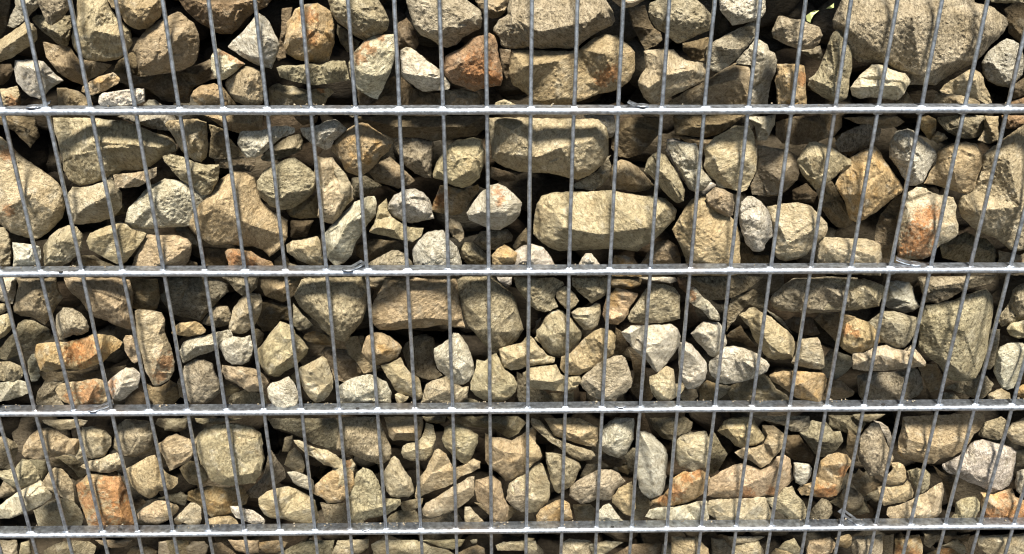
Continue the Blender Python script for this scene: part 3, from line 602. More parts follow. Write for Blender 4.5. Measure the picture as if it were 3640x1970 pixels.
y0 30,52 34,52 38,60 42,72 42,84 40,90 36,93 30,99 22,101 16,98 8,94 2,88 0,80 2,72 10,66 18,62 24,56 | 30,64 10,82 28,88 36,88
g0 60,74 68,68 76,64 84,60 90,58 100,58 108,62 114,70 110,74 104,80 100,88 92,89 86,87 80,91 72,92 64,88 59,84 | 66,76 80,78 94,72 104,70 72,86 98,82
o0 28,102 32,96 38,92 46,88 54,86 60,90 63,98 64,106 58,109 50,110 42,112 34,112 28,108 | 36,98 54,100 46,94
y1 63,92 80,92 84,96 84,110 72,110 66,106 | 72,98
s0 92,92 98,90 102,94 106,100 110,106 115,108 112,112 104,113 96,112 88,110 86,104 87,98 | 94,104 104,106 98,96
b0 106,76 114,72 120,70 122,80 124,96 118,104 112,102 106,96 100,90 100,84 104,80 | 108,82 114,90 108,76
y1 118,72 126,76 134,84 140,92 134,98 130,106 124,109 120,108 118,96 | 126,92
o0 138,88 146,84 150,82 154,76 156,68 162,64 168,60 176,58 184,56 192,62 196,68 192,76 188,82 180,88 170,92 158,94 148,94 138,92 | 146,90 160,68 180,60 176,72 186,68 168,80 ~ 172,67,6 162,80,7 150,88,5 182,62,5
p0 132,104 136,96 144,94 158,94 172,92 184,88 192,88 194,96 194,106 188,112 178,114 166,115 156,113 150,108 140,106 | 146,98 164,100 184,96 186,108 158,108
g0 160,34 164,28 168,25 176,22 184,24 190,32 194,40 192,52 186,58 178,64 176,62 168,56 162,46 | 176,44 170,30 188,40 
g1 136,10 170,8 178,14 176,22 164,28 158,32 148,28 140,20 | 154,18
b1 106,52 116,54 118,58 116,64 108,60 104,56 | 112,58
d1 90,42 106,48 116,50 108,56 98,56 90,50
y1 18,124 28,124 24,130 20,134
g1 20,134 30,130 36,136 34,150 18,150 | 28,140
y0 50,140 52,128 60,124 80,126 90,134 80,150 50,150 | 66,136
g0 78,130 96,126 112,128 104,134 94,140 84,144 | 96,132
d1 100,140 120,130 150,128 150,150 98,150 | 130,140
g1 148,130 174,127 186,130 194,140 194,150 146,150 | 170,136
T 2400 1450 2.681
g1 34,22 38,24 42,32 46,38 50,44 46,52 42,58 36,64 32,62 28,50 30,34 | 38,48
y0 0,33 4,27 12,24 22,22 30,22 34,30 34,48 30,58 24,58 16,56 8,58 4,56 0,48 | 6,34 28,34 26,52 14,48
b0 40,22 46,12 52,9 66,8 74,9 78,16 82,22 86,28 84,32 78,36 70,37 62,39 56,36 52,31 46,27 | 50,20 72,20 60,32
b0 56,42 64,38 72,38 84,34 88,26 82,16 94,16 104,24 104,34 100,42 94,48 90,54 82,58 76,54 70,50 62,48 | 90,36 72,44 80,54 94,44
g0 74,7 128,7 130,16 126,22 120,24 110,23 106,18 98,16 90,14 80,11 | 118,12 110,18
g1 118,24 130,12 144,14 150,22 158,22 160,32 154,40 146,46 138,47 132,42 126,34 | 134,30 150,34
g1 146,7 170,7 182,14 176,26 166,26 154,20 146,18 | 162,14
b0 34,66 44,60 54,55 62,52 72,54 82,58 92,54 96,46 104,44 110,48 112,58 113,68 108,74 104,78 98,84 88,84 76,86 62,86 50,87 36,86 30,84 31,74 | 48,64 60,78 84,66 100,56 102,76 40,80 ~ 68,82,7 92,80,5
s0 113,52 122,52 128,53 131,58 130,66 126,72 120,75 114,72 112,64 | 118,56 124,66 
o0 134,66 138,50 146,44 154,42 164,44 170,52 164,60 160,70 158,78 154,84 146,86 136,86 128,84 120,84 116,78 118,74 126,74 130,72 | 140,56 158,54 156,74 136,78 ~ 162,60,6 140,82,8 150,80,6
y0 28,96 32,88 44,86 58,86 74,85 86,84 90,92 92,102 88,112 40,112 38,106 32,102 | 40,92 80,92 60,108
g0 85,86 96,84 104,76 112,74 116,82 122,88 126,96 125,104 122,110 114,112 108,109 102,102 96,98 90,94 | 98,86 112,86 118,104 106,94
g1 126,104 132,94 140,86 146,88 150,94 150,100 146,106 138,112 124,112 | 138,98
g1 146,90 154,84 162,74 172,78 178,86 182,90 186,100 176,102 168,102 160,98 152,92 | 172,92 162,86
g1 172,68 180,62 186,56 190,66 192,80 184,86 176,78 
d2 104,26 118,26 132,46 130,52 114,50 104,44
b0 -4,122 20,122 26,128 32,134 34,150 -4,150 | 14,134
g1 34,124 46,124 54,134 56,150 36,150 
y0 50,122 86,122 78,128 66,130 56,130
y0 56,132 66,127 80,126 84,134 86,150 60,150 56,140 | 74,134
g1 104,128 114,124 120,134 118,140 110,140 96,136 | 112,130
b1 88,142 96,134 110,136 120,142 116,150 86,150
b0 126,126 148,122 154,130 150,138 142,142 134,150 124,150 124,136 | 138,130
b1 152,124 166,120 170,128 164,134 156,132 | 160,128
T 3000 1450 2.681
g1 8,6 40,6 34,10 24,14 16,13 10,10
g0 14,30 20,20 26,14 34,14 38,24 40,32 44,40 48,48 46,53 42,60 38,66 30,65 24,66 20,60 16,54 12,44 14,36 | 22,22 34,30 42,52 24,52 32,44
p1 28,12 36,14 42,18 45,24 46,32 43,38 40,30 36,22 
b0 44,52 52,51 57,53 60,60 60,68 57,72 50,74 44,74 38,72 40,64 46,58 | 52,58 54,70 46,66
b0 50,42 52,28 56,8 134,4 134,14 130,22 124,26 120,34 112,42 104,47 92,49 86,54 80,54 68,52 56,49 | 60,40 62,30 90,38 118,28 85,48
s0 93,54 100,50 108,46 114,42 118,36 124,31 132,30 142,32 152,34 160,37 165,42 164,52 162,60 162,68 158,74 150,79 140,81 134,77 126,74 118,71 108,66 98,62 94,58 | 110,50 128,38 150,42 158,60 136,66 116,62
g1 128,26 134,14 150,8 158,14 154,22 150,30 142,30 132,28 
g0 152,24 160,14 172,8 180,6 180,38 170,37 160,34 | 160,26 172,22
g1 162,40 182,40 182,56 164,56
p0 164,60 172,58 182,60 182,84 170,84 164,80 162,72 | 170,66
o0 130,80 142,82 152,78 160,76 164,84 172,88 182,86 182,112 134,112 132,104 130,92 | 136,88 146,96 164,92 158,106 176,100 ~ 140,103,7 154,102,9 170,98,9 176,106,8 152,84,5 
g0 106,90 112,86 120,84 126,84 130,90 130,96 126,106 124,110 114,112 100,112 100,107 105,100 | 110,92 126,94 112,102 104,108
y0 40,98 42,94 52,92 62,88 70,84 78,80 86,74 94,70 96,80 94,92 93,100 90,104 82,107 74,112 62,112 52,110 44,106 40,102 | 68,92 88,84 84,100 66,104
g0 60,60 70,56 78,58 83,64 83,72 80,78 74,82 70,80 66,74 62,68 | 76,66 74,76
b0 32,74 44,75 56,73 60,68 64,72 67,80 66,86 58,90 48,92 38,94 34,90 32,82 | 44,78 62,78 48,86
b1 14,58 22,64 32,68 38,72 30,78 26,84 20,84 12,78 6,70 | 22,76
g1 20,82 32,78 36,88 30,90 
g1 0,74 8,76 16,82 19,88 18,94 14,98 6,100 0,98 -4,84 | 10,88
d1 84,54 94,62 108,68 104,86 100,96 94,70 
d1 4,20 14,28 10,40 14,50 8,54 2,40
g0 8,122 36,120 38,130 36,150 10,150 6,132 | 20,134
b1 37,122 48,120 46,150 36,150
o0 48,124 72,120 76,132 74,150 46,150 48,136 | 60,130 ~ 54,138,7 66,140,6
g1 76,120 90,120 88,128 82,134 76,130 | 82,124
o1 72,142 86,136 100,133 112,138 116,150 72,150 ~ 98,138,8
g1 90,132 108,125 116,132 118,150 110,140 100,132 
d1 94,122 120,120 118,128 106,126 96,130
y0 124,122 182,118 182,150 150,150 136,140 128,132 | 150,128
"""
PAL = {'b': (.475, .39, .265), 'y': (.51, .45, .325), 'g': (.46, .41, .305), 'p': (.525, .505, .435), 's': (.64, .61, .54),
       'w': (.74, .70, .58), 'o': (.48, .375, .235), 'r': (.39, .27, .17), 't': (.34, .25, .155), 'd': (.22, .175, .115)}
NAME = {'b': 'tan', 'y': 'sandy', 'g': 'olive grey', 'p': 'pinkish grey', 's': 'speckled grey', 'w': 'whitish',
        'o': 'orange', 'r': 'rusty brown', 't': 'dark brown', 'd': 'dark'}
stones = []
for line in DATA.splitlines():
    line = line.strip()
    if not line: continue
    if line[0] == 'T':
        _, a, b, c = line.split(); TX, TY, TS = float(a), float(b), float(c); continue
    note = None
    if '#' in line: line, note = line.split('#'); note = note.strip()
    stain = ''
    if '~' in line: line, stain = line.split('~')
    pk = ''
    if '|' in line: line, pk = line.split('|')
    toks = line.split(); code = toks[0]
    def cv(s, r=False):
        q = [float(x) for x in s.split(',')]
        p = [TX+q[0]*10/TS, TY+q[1]*10/TS]
        if len(q) > 2: p.append(q[2]*10/TS)
        return p
    poly = np.array([cv(s) for s in toks[1:]]); peaks = [cv(s) for s in pk.split()]; st = [cv(s) for s in stain.split()]
    a2 = np.sum(poly[:, 0]*np.roll(poly[:, 1], -1)-np.roll(poly[:, 0], -1)*poly[:, 1])
    if a2 < 0: poly = poly[::-1]
    stones.append(dict(c=code[0], L=int(code[1]), poly=poly, peaks=peaks, st=st, note=note, area=abs(a2)/2, k=len(stones)))

def inside(P, poly):
    x, y = P[:, 0], P[:, 1]; c = np.zeros(len(P), bool); n = len(poly)
    for i in range(n):
        x1, y1 = poly[i]; x2, y2 = poly[(i+1) % n]
        if y1 == y2: continue
        m = (y1 > y) != (y2 > y); xi = (x2-x1)*(y-y1)/(y2-y1)+x1
        c ^= m & (x < xi)
    return c
def bdist(P, poly):
    d = np.full(len(P), 1e9); n = len(poly)
    for i in range(n):
        a = poly[i]; b = poly[(i+1) % n]; ab = b-a; L2 = ab@ab
        if L2 == 0: continue
        t = np.clip(((P-a)@ab)/L2, 0, 1); q = a+t[:, None]*ab
        d = np.minimum(d, np.hypot(P[:, 0]-q[:, 0], P[:, 1]-q[:, 1]))
    return d

# which part of the picture each stone shows (only used to pick the 300 that show largest, and for the labels)
GX, GY = 455, 246; own = -np.ones(GX*GY, int)
gx, gy = np.meshgrid((np.arange(GX)+.5)*8, (np.arange(GY)+.5)*8); G = np.stack([gx.ravel(), gy.ravel()], 1)
def Lord(s): return 0 if s['L'] == 9 else s['L']
for s in sorted(stones, key=lambda s: (-Lord(s), -s['k'])):
    own[inside(G, s['poly'])] = s['k']
for s in stones:
    m = own == s['k']; s['vis'] = int(m.sum())
    s['cen'] = G[m].mean(0) if m.any() else s['poly'].mean(0)

def smooth_outline(poly, step, seed):
    """resample, round the corners a little and roughen"""
    n = len(poly); out = []
    for i in range(n):
        a = poly[i-1]; b = poly[i]; c = poly[(i+1) % n]
        la, lc = np.linalg.norm(a-b), np.linalg.norm(c-b)
        ca = min(.12*la, 5)/max(la, 1e-6); cc = min(.12*lc, 5)/max(lc, 1e-6)
        out += [b+(a-b)*ca, b*.88+(b+(a-b)*ca)*.06+(b+(c-b)*cc)*.06, b+(c-b)*cc]
    out = np.array(out); pts = []
    for i in range(len(out)):
        a = out[i]; b = out[(i+1) % len(out)]; L = np.linalg.norm(b-a); m = max(1, int(round(L/step)))
        for j in range(m): pts.append(a+(b-a)*j/m)
    P = np.array(pts); keep = [0]
    for i in range(1, len(P)):
        if np.linalg.norm(P[i]-P[keep[-1]]) > step*.55: keep.append(i)
    P = P[keep]
    for i, p in enumerate(P):
        v = Vector((p[0]/38, p[1]/38, seed)); d = noise.noise_vector(v)*2.4 + noise.noise_vector(v*3.1)*2.0
        P[i] = p+np.array([d.x, d.y])
    return P

def build_stone(s):
    rs = random.Random(s['k']*13+5); seed = s['k']*7.31
    poly = s['poly']; L = Lord(s)
    step = 4.4 if s['area'] > 9000 else 3.8
    if s['vis'] < 15: step = 8.0
    if L == 0 and s['area'] > 1500:          # stones touch at points, not along whole edges
        e1 = poly-np.roll(poly, 1, 0); e2 = np.roll(poly, -1, 0)-poly; nn = np.stack([-(e1+e2)[:, 1], (e1+e2)[:, 0]], 1)
        nn /= np.maximum(np.linalg.norm(nn, axis=1), 1e-6)[:, None]; poly = poly+nn*2.2
    B = smooth_outline(poly, step, seed)
    x0, y0 = poly.min(0); x1, y1 = poly.max(0)
    xs = np.arange(x0, x1, step); ys = np.arange(y0, y1, step*.87)
    g = np.array([(x+(step/2 if j % 2 else 0), y) for j, y in enumerate(ys) for x in xs])
    if len(g): g = g + rng.uniform(-.18, .18, g.shape)*step
    if len(g): g = g[inside(g, B)]
    if len(g): g = g[bdist(g, B) > step*.6]
    nb = len(B); P = np.vstack([B, g]) if len(g) else B
    pk = [np.array(p[:2]) for p in s['peaks']]
    pk = [p for p in pk if inside(np.array([p]), B)[0]]
    if not pk:
        c = poly.mean(0)
        a = rs.uniform(-.10, .10); yy = rs.uniform(-.18, .05)
        pk = [c+np.array([-rs.uniform(.1, .24)*(x1-x0), (yy+a)*(y1-y0)]), c+np.array([rs.uniform(.1, .24)*(x1-x0), (yy-a)*(y1-y0)])]
        pk = [p for p in pk if inside(np.array([p]), B)[0]] or [c]
        if not inside(np.array([pk[0]]), B)[0]: pk = [g[np.argmax(bdist(g, B))]] if len(g) else [c]
    pk = np.array(pk); dpk = bdist(pk, B)
    inr = max(bdist(g, B).max() if len(g) else step, dpk.max())
    scale = 1.0/2750.0 if y0 < 700 else 1.0/2600.0          # metres per pixel, roughly
    scale *= (CD+.05)/ .93
    kk = 1.38 if s['peaks'] else 1.12
    hp = kk*scale*(.45*dpk+.55*inr*np.clip(dpk/inr*1.6, 0, 1))
    hp *= np.array([rs.uniform(.85, 1.12) for _ in hp])
    hp = .036*np.tanh(hp/.036)
    # coarse facets
    cvs = [Vector((float(a), float(b))) for a, b in np.vstack([poly, pk])]; npoly = len(poly)
    ce = [(i, (i+1) % npoly) for i in range(npoly)]
    V, E_, T, ov, oe, of = delaunay_2d_cdt(cvs, ce, [], 1, 1e-4)
    hv = np.zeros(len(V))
    for i, src in enumerate(ov):
        for q in src:
            if q >= npoly: hv[i] = hp[q-npoly]
    Vn = np.array([(v.x, v.y) for v in V]); h = np.zeros(len(P))
    for t in T:
        a, b, c = Vn[t[0]], Vn[t[1]], Vn[t[2]]
        det = (b[1]-c[1])*(a[0]-c[0])+(c[0]-b[0])*(a[1]-c[1])
        if abs(det) < 1e-9: continue
        l1 = ((b[1]-c[1])*(P[:, 0]-c[0])+(c[0]-b[0])*(P[:, 1]-c[1]))/det
        l2 = ((c[1]-a[1])*(P[:, 0]-c[0])+(a[0]-c[0])*(P[:, 1]-c[1]))/det
        l3 = 1-l1-l2; m = (l1 >= -1e-6) & (l2 >= -1e-6) & (l3 >= -1e-6)
        h[m] = l1[m]*hv[t[0]]+l2[m]*hv[t[1]]+l3[m]*hv[t[2]]
    Hm = hp.max(); d = bdist(P, B); d[:nb] = 0
    rr = max(inr*.13, 4.5); cap = np.sqrt(np.clip(1-(1-np.clip(d/rr, 0, 1))**2, 0, 1))
    dome = np.sqrt(np.clip(1-(1-np.clip(d/inr, 0, 1))**2, 0, 1))
    rnd = {'g': .10, 'p': .06, 's': .10}.get(s['c'], .04)
    h = (1-rnd)*h*1.0 + rnd*Hm*dome + .22*Hm*cap
    # chips: small planes with their own tilt
    ns = int(5+inr/7); seeds = np.stack([np.array([rs.uniform(x0, x1), rs.uniform(y0, y1)]) for _ in range(ns)])
    tilt = np.array([[rs.gauss(0, .34), rs.gauss(0, .34), rs.gauss(0, .02)] for _ in range(ns)])
    wp = np.array([list(noise.noise_vector(Vector((p[0]/26, p[1]/26, seed+9)))*4)[:2] for p in P])
    hs = h.copy(); cut = np.full(len(P), 1e9)
    for q in range(ns):
        k0 = int(((P-seeds[q])**2).sum(1).argmin())
        nbm = ((P-P[k0])**2).sum(1) < (step*3.2)**2
        if nbm.sum() < 5: continue
        A = np.c_[P[nbm]-P[k0], np.ones(nbm.sum())]; gr = np.linalg.lstsq(A, hs[nbm], rcond=None)[0]
        gx_, gy_ = gr[0]*.8+scale*tilt[q, 0], gr[1]*.8+scale*tilt[q, 1]
        pl = hs[k0]+.03*Hm+(P[:, 0]+wp[:, 0]*.5-P[k0, 0])*gx_+(P[:, 1]+wp[:, 1]*.5-P[k0, 1])*gy_
        cut = np.minimum(cut, pl)
    h = np.maximum(np.minimum(hs, cut), hs-min(.20*Hm, .0045)*cap)
    # roughness of the broken face
    ra = {'g': 1.15, 's': 1.2, 'b': 1.0, 'o': 1.0, 'r': 1.2, 'y': .9, 'p': .75, 'w': .9, 't': 1.1, 'd': .8}[s['c']]*rs.uniform(.8, 1.2)
    hn = np.empty(len(P))
    for i, p in enumerate(P):
        v = Vector((p[0]/55, p[1]/55, seed))
        hn[i] = (.0010*noise.noise(v) + .0009*noise.noise(v*2.3) + .0012*(noise.noise(v*5.2)) - .0012*abs(noise.noise(v*3.7+Vector((3, 1, 0)))) + .0008*noise.noise(v*9))
    h += cap*hn*ra*min(1, inr/22+.3)
    # place it: rim on a plane parallel to the mesh, bulging towards the viewer
    dc = ray(*s['cen']); dc = dc/np.linalg.norm(dc)
    base = {0: .0060, 1: .058, 2: .095, 3: .12}[L] + (rs.uniform(0, .004) if L == 0 else rs.uniform(-.004, .010))
    if L >= 1 and y0 > 1000: base += .018
    if s['L'] == 9: base = -.0015
    hmax = h.max(); rim = base + max(hmax, .004)*dc[1]
    D = F[None] + ((P[:, 0]-W/2)/FPX)[:, None]*R[None] - ((P[:, 1]-H/2)/FPX)[:, None]*U[None]
    X = CAM + D*((rim-CAM[1])/D[:, 1])[:, None]
    X = X - h[:, None]*dc[None]
    # keep clear of the cross bars
    if s['L'] != 9:
        for k in range(0, 4):
            zb = -k*SP-BH/2; m = np.abs(X[:, 2]-zb) < .007
            need = np.clip(.0135-X[:, 1], 0, None)*m
            X = X + D*(need/D[:, 1])[:, None]
    X[:, 1] = np.maximum(X[:, 1], .0029 if s['L'] != 9 else -.02)
    # back shell
    cen = X[:nb].mean(0); Tn = .75*hmax+.006
    ring1 = cen+(X[:nb]-cen)*.90+dc*Tn*.55; ring2 = cen+(X[:nb]-cen)*.55+dc*Tn; tip = cen+dc*Tn*1.1
    tri = delaunay_2d_cdt([Vector((float(a), float(b))) for a, b in P], [(i, (i+1) % nb) for i in range(nb)], [], 1, 1e-4)
    TV, _, TF, TO = tri[0], tri[1], tri[2], tri[3]
    if len(TV) != len(P):       # crossing outline after roughening: map back to nearest input
        remap = [o_[0] if o_ else int(((P-np.array([TV[i].x, TV[i].y]))**2).sum(1).argmin()) for i, o_ in enumerate(TO)]
    else:
        remap = [o_[0] if o_ else i for i, o_ in enumerate(TO)]
    faces = []
    for t in TF:
        q = [remap[i] for i in t]
        if len(set(q)) == 3: faces.append((q[0], q[2], q[1]) )
    n0 = len(P); verts = np.vstack([X, ring1, ring2, tip[None]])
    for i in range(nb):
        j = (i+1) % nb
        faces.append((i, j, n0+j, n0+i)); faces.append((n0+i, n0+j, n0+nb+j, n0+nb+i)); faces.append((n0+nb+i, n0+nb+j, n0+2*nb))
    # colour of the stone itself: its own hue, a slow drift, mineral stains
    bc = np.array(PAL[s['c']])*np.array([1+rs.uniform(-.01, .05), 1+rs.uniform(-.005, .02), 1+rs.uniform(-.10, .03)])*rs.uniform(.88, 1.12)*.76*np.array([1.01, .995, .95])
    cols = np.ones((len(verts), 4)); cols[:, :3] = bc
    rust = np.array([.34, .15, .05]); warm = np.array([.45, .295, .125]) if s['c'] in 'or' else np.array([.36, .26, .14]); pale = np.array([.48, .45, .36])
    wk = {'o': .8, 'b': .35, 'y': .25, 'r': .3, 'w': .1, 't': .3}.get(s['c'], .12)
    for i, p in enumerate(P):
        v = Vector((p[0]/45, p[1]/45, seed+40))
        a = noise.fractal(v, 1.0, 2.1, 4); c_ = bc
        t = min(max((a-.12)*2.2, 0), 1)*wk; c_ = c_*(1-t)+warm*t
        a2 = noise.fractal(v*1.4+Vector((9, 4, 2)), 1.0, 2.2, 4)
        t = min(max((a2-.30)*2.5, 0), 1)*(.5 if s['c'] in 'osyw' else .25); c_ = c_*(1-t)+pale*t
        for (sx, sy, sr) in s['st']:
            q = math.hypot(p[0]-sx, p[1]-sy)/sr + .8*noise.fractal(v*4.2, .7, 2.1, 4)
            t = min(max((1.15-q)*2.6, 0), 1)*.66; c_ = c_*(1-t)+rust*(.8+.6*abs(a2))*t
        cols[i, :3] = c_
    return verts, faces, cols

MAT = {'g': M_ROUGH, 's': M_GRAN, 'p': M_SMOOTH, 'r': M_GRAN, 'w': M_SAND, 'y': M_SAND}
order = sorted(stones, key=lambda s: -s['vis'])
single = set(s['k'] for s in order[:300] if s['vis'] > 0)

# labels -------------------------------------------------------------
ORD = ['first', 'second', 'third', 'fourth', 'fifth', 'sixth', 'seventh', 'eighth', 'ninth', 'tenth', 'eleventh', 'twelfth', 'thirteenth', 'fourteenth', 'fifteenth']
def describe(s):
    px, py = s['cen']; p = at(px, py, 0); z = p[2]; row = 0
    while row < 4 and z < -row*SP-BH/2: row += 1
    frac = (-z-(row-1)*SP)/SP
    if row == 0: frac = max(0, 1+frac-0) if frac < 0 else frac
    wires = []
    for i in range(-20, 21):
        q = project((i*PITCHX, 0, z))
        if 0 <= q[0] <= W: wires.append(q[0])
    wires = np.array(wires); j = int(np.abs(wires-px).argmin()); n = len(wires); gap = np.diff(wires).mean(); off = (px-wires[j])/gap
    side = 'behind' if abs(off) < .2 else ('left of' if off < 0 else 'right of')
    if j < n/2: w = ORD[min(j, 14)]+' wire from left'
    else: w = ORD[min(n-1-j, 14)]+' wire from right'
    e = s['poly']-s['poly'].mean(0); ev, vec = np.linalg.eigh(e.T@e); asp = math.sqrt(ev[1]/max(ev[0], 1e-6)); dirv = vec[:, 1]
    steep = abs(dirv[1]) > abs(dirv[0])
    shape = ('upright' if steep else 'flat') if asp > 1.9 else ('blocky' if len(s['poly']) < 9 else 'angular') if len(s['poly']) < 12 else 'rounded'
    A = s['vis']; size = 'tiny' if A < 45 else 'small' if A < 130 else 'medium' if A < 340 else 'large' if A < 800 else 'huge'
    pos = 'high' if frac < .34 else ('midway' if frac < .67 else 'low')
    rn = ['top', 'second', 'third', 'fourth', 'bottom'][row]
    look = s['note'] if s['note'] else f"{size} {NAME[s['c']]} {shape} stone"
    if s['st'] and not s['note']: look = f"{size} {NAME[s['c']]} rust-stained stone"
    return look, pos, rn, side, w, frac
labs = {}
for s in stones:
    if s['k'] in single:
        look, pos, rn, side, w, fr = describe(s); labs[s['k']] = [f"{look} {pos} in {rn} row {side} {w}", s['cen'], fr]
byl = {}
for k, v_ in labs.items(): byl.setdefault(v_[0], []).append(k)
for lb, ks in byl.items():
    if len(ks) > 1:
        cs = [labs[k][1] for k in ks]
        dx = max(c[0] for c in cs)-min(c[0] for c in cs); dy = max(c[1] for c in cs)-min(c[1] for c in cs)
        ks.sort(key=lambda k: labs[k][1][0] if dx > dy else labs[k][1][1])
        words = (['left', 'right'] if dx > dy else ['upper', 'lower']) if len(ks) == 2 else ['left', 'middle', 'right']
        for k, w_ in zip(ks, words): labs[k][0] = w_+' '+lb

rest_v, rest_f, rest_c, off = [], [], [], 0
for s in stones:
    V_, F_, C_ = build_stone(s)
    if s['k'] in single:
        c0 = V_.mean(0); from mathutils import Euler
        rr_ = random.Random(s['k']); eu = Euler((rr_.uniform(-.7, .7), rr_.uniform(-1.6, 1.6), rr_.uniform(-.7, .7)))
        Rm = np.array(eu.to_matrix()); o = mesh_obj('stone', (V_-c0)@Rm, F_, MAT.get(s['c'], M_SAND), cols=C_, sharp=24); o.location = c0; o.rotation_euler = eu
        tag(o, labs[s['k']][0], 'stone', 'stones stacked behind the wire mesh')
    else:
        rest_v.append(V_); rest_f += [tuple(i+off for i in q) for q in F_]; rest_c.append(C_); off += len(V_)

# smaller stones deep in the gaps, and the ones just outside the frame that shade the top rows
def blob(cx, cy, cz, r, seed):
    import bmesh
    global _ico
    try: _ico
    except NameError:
        bm = bmesh.new(); bmesh.ops.create_icosphere(bm, subdivisions=3, radius=1)
        _ico = (np.array([v.co[:] for v in bm.verts]), [tuple(v.index for v in f.verts) for f in bm.faces]); bm.free()
    V0, F0 = _ico; q = random.Random(seed)
    nrm = np.array([[q.gauss(0, 1) for _ in range(3)] for _ in range(11)]); nrm /= np.linalg.norm(nrm, axis=1)[:, None]
    dist = np.array([q.uniform(.6, .95) for _ in nrm]); X = V0.copy()
    dots = V0@nrm.T; t = np.where(dots > 1e-3, dist/np.maximum(dots, 1e-3), 9).min(1); X = V0*np.minimum(t, 1.0)[:, None]
    X *= np.array([q.uniform(.9, 1.3), q.uniform(.8, 1.1), q.uniform(.7, 1.0)])*r
    X += np.array([list(noise.noise_vector(Vector(x*60)+Vector((seed, 0, 0)))*.0016) for x in X])
    return X+np.array([cx, cy, cz]), F0
q = random.Random(3); sd_ = 0
def scatter(x0, x1, y0, y1, z0, z1, st, r0, r1, outside=False):
    global off, sd_
    for y in np.arange(y0, y1, st):
        for z in np.arange(z0, z1, st):
            for x in np.arange(x0, x1, st):
                if outside:
                    u, w = project((x, y, z))
                    if -170 < u < W+170 and -200 < w < H+170: continue
                sd_ += 1; X, F0 = blob(x+q.uniform(-.3, .3)*st, y+q.uniform(-.25, .25)*st, z+q.uniform(-.3, .3)*st, q.uniform(r0, r1), sd_)
                c = np.ones((len(X), 4)); c[:, :3] = np.array(PAL[q.choice('gbygo' if outside else 'gbdtd')])*(q.uniform(.6, .85) if outside else q.uniform(.15, .3))  # deep stones get a darkened colour, painting in the shade of the gaps
                rest_v.append(X); rest_c.append(c); rest_f.extend(tuple(i+off for i in t) for t in F0); off += len(X)
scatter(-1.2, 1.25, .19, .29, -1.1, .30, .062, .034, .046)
scatter(-1.15, 1.2, .052, .15, -1.15, .36, .060, .031, .042, True)
o = mesh_obj('stones', np.vstack(rest_v), rest_f, M_SAND, cols=np.vstack(rest_c)); o['kind'] = 'stuff'
o['label'] = 'small and half hidden stones filling the gaps behind the larger ones'; o['category'] = 'stones'

# grit and crumbs lying on the bars
gv, gf, off2 = [], [], 0
oc = [(1, 0, 0), (-1, 0, 0), (0, 1, 0), (0, -1, 0), (0, 0, 1), (0, 0, -1)]; of_ = [(0, 2, 4), (2, 1, 4), (1, 3, 4), (3, 0, 4), (2, 0, 5), (1, 2, 5), (3, 1, 5), (0, 3, 5)]
for k in range(4):
    for _ in range(170 if k > 1 else 70):
        x = q.uniform(-.72, .75); 
        if noise.noise(Vector((x*9, k*5, 0))) < -.05: continue
        y = .012-abs(q.gauss(0, .0045)); r_ = q.uniform(.0005, .0016)
        if y < -.003: continue
        M_ = np.array([[q.gauss(0, .5) for _ in range(3)] for _ in range(3)])*.4+np.eye(3)
        gv.append(np.array(oc)@M_*r_+np.array([x, y, -k*SP+r_*.5+.0006])); gf += [tuple(i+off2 for i in t) for t in of_]; off2 += 6
gv = np.vstack(gv); o = mesh_obj('grit', gv, gf, M_SAND, smooth=False, cols=np.c_[np.tile([.38, .33, .25], (len(gv), 1)), np.ones(len(gv))]); o['kind'] = 'stuff'
o['label'] = 'pale stone grit and dust lying on the cross bars'; o['category'] = 'grit'

# ------------------------------------------------------------------ spacer clips on the bars
def disc(cx, cy, cz, rx, ry, t, seg=28, dome=.3, hole=0):
    v = []; f = []
    prof = [(1.0, -t), (1.03, -t*.4), (1.0, 0), (.86, t*.35), (.74, t*.05), (.6, t*.2), (.3, t*dome+t*.2), (0.02, t*dome+t*.3)]
    for (k, z) in prof:
        for i in range(seg):
            a = 2*math.pi*i/seg; v.append((cx+rx*k*math.cos(a), cy+ry*k*math.sin(a), cz+z))
    for j in range(len(prof)-1):
        for i in range(seg):
            i2 = (i+1) % seg; f.append((j*seg+i, j*seg+i2, (j+1)*seg+i2, (j+1)*seg+i))
    f.append(tuple(range(seg))[::-1]); f.append(tuple((len(prof)-1)*seg+i for i in range(seg)))
    return v, f
def strap(p0, direc, length, width, rise):
    """bent flat strip with an oblong slot"""
    v = []; f = []; n = 14; d = Vector(direc).normalized(); s = Vector((-d.y, d.x, 0)); T = .0012
    def wd(t): return width*(.62+.38*min(1, t*2.4)) if t < .5 else width
    for i in range(n+1):
        t = i/n; c = Vector(p0)+d*length*t+Vector((0, 0, rise*t*t))
        slot = .32*wd(t) if .38 < t < .92 else .02*width
        for off_, z in ((-wd(t)/2, 0), (-slot/2, 0), (slot/2, 0), (wd(t)/2, 0)):
            q_ = c+s*off_; v.append(tuple(q_)); v.append((q_.x, q_.y, q_.z-T))
    for i in range(n):
        for a, b in ((0, 1), (2, 3)):
            A = i*8+a*2; B_ = i*8+b*2; C_ = A+8; D_ = B_+8
            f += [(A, B_, D_, C_), (A+1, C_+1, D_+1, B_+1), (A, C_, C_+1, A+1), (B_, B_+1, D_+1, D_)]
        if not (.38 < (i+.5)/n < .92):
            A = i*8+2; B_ = i*8+4; f += [(A, B_, B_+8, A+8), (A+1, A+9, B_+9, B_+1)]
    f += [(0, 1, 3, 2), (4, 5, 7, 6)]
    return v, f
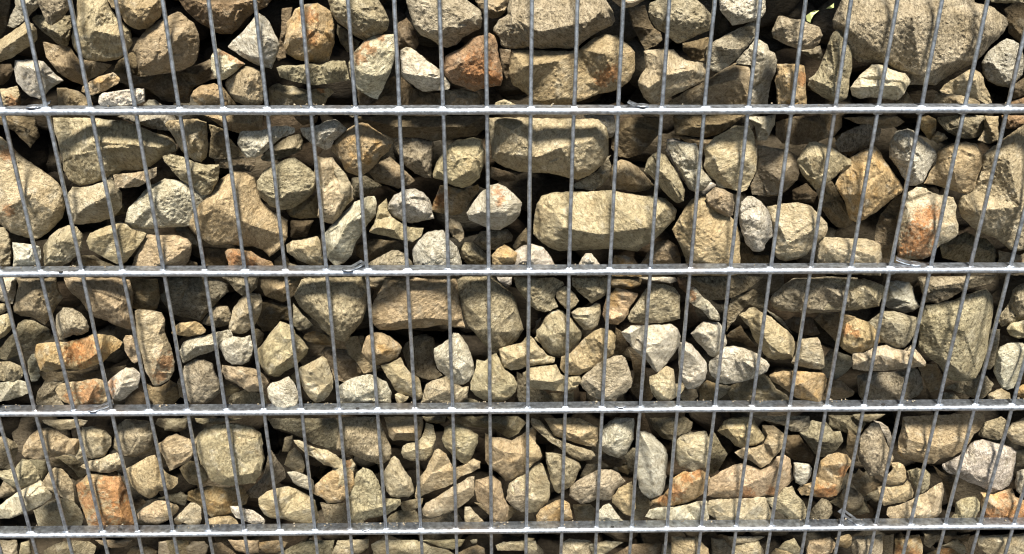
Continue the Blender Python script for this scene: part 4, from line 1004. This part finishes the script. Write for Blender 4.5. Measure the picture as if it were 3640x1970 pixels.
CL = [(88, 393, 0, (.9, .35), .018, 'dark oval clip at far left end of top cross bar'),
      (2280, 373, 0, (-.9, .3), .016, 'round clip right of centre on top cross bar'),
      (1234, 967, 1, (.75, .65), .022, 'ring shaped clip in left half of second cross bar'),
      (3247, 935, 1, (-.95, .4), .022, 'grey clip near right end of second cross bar'),
      (335, 1455, 2, (.85, .5), .024, 'bent clip at left end of third cross bar under orange stone'),
      (2205, 1441, 2, None, 0, 'flat round rivet clip on third cross bar right of centre'),
      (1301, 1876, 3, None, 0, 'flat round rivet clip on fourth cross bar left of centre'),
      (3052, 1858, 3, (-.62, .8), .030, 'slotted strap clip sloping off right part of fourth cross bar')]
for (px, py, k, dr, ln, lb) in CL:
    zt = -k*SP; d = ray(px, py); P = CAM+d*((zt+.0012-CAM[2])/d[2])
    P[1] = min(max(P[1], -.003), .006)
    x = P[0]; y = P[1] if k else .0005
    r = bpy.data.objects.new('spacer_clip', None); COL.objects.link(r); r.location = (x, y, zt); tag(r, lb, 'clip', 'clips on the cross bars')
    v, f = disc(0, 0, .0022, .0078, .0074, .0016); mesh_obj('rivet_head', v, f, M_CLIP, r)
    if dr:
        v, f = strap((0, 0, .0018), (dr[0], dr[1], 0), ln, .0125, .004); mesh_obj('strap', v, f, M_CLIP, r, smooth=False)
for (px, py, k) in [(216, 966, 1), (2237, 950, 1), (1271, 1452, 2), (3140, 1438, 2), (425, 1881, 3), (2177, 1873, 3)]:
    zt = -k*SP+.0003; d = ray(px, py); P = CAM+d*((zt-CAM[2])/d[2])
    v = [(P[0]+.0027*math.cos(a), P[1]*1+.0022*math.sin(a), zt+.0003) for a in np.linspace(0, 2*math.pi, 20, endpoint=False)]
    v2 = [(a, b, c-.0009) for a, b, c in v]; n = 20
    f = [tuple(range(n))]+[(i, i+n, (i+1) % n+n, (i+1) % n) for i in range(n)]
    mesh_obj('hole_shade_disc', v+v2, f, M_HOLE_SHADE, root, smooth=False)  # flat disc on the bar; its dark colour paints the shade inside a hole

# ------------------------------------------------------------------ bits of leaf seen in the gap at the top
for pts, lb in (([(18, 12), (23, 12), (17, 17), (14, 22), (13, 26), (9, 24), (8, 18), (13, 14.5)], 'curved yellow green leaf shred in dark gap left of the huge stone'),
                ([(40, 3.5), (40, 9), (31, 10), (35, 7)], 'tiny pointed green leaf tip in dark gap above the curved shred')):
    v = []; n = len(pts)
    for z in (0, .0006):
        for (a, b) in pts:
            p = at(2840+a*10/3.22, b*10/3.22, .030+z+.003*math.sin(a*.3)); v.append(tuple(p))
    f = [tuple(range(n)), tuple(range(n, 2*n))[::-1]]+[(i, i+n, (i+1) % n+n, (i+1) % n) for i in range(n)]
    o = mesh_obj('leaf', v, f, M_LEAF, smooth=False); tag(o, lb, 'leaf')
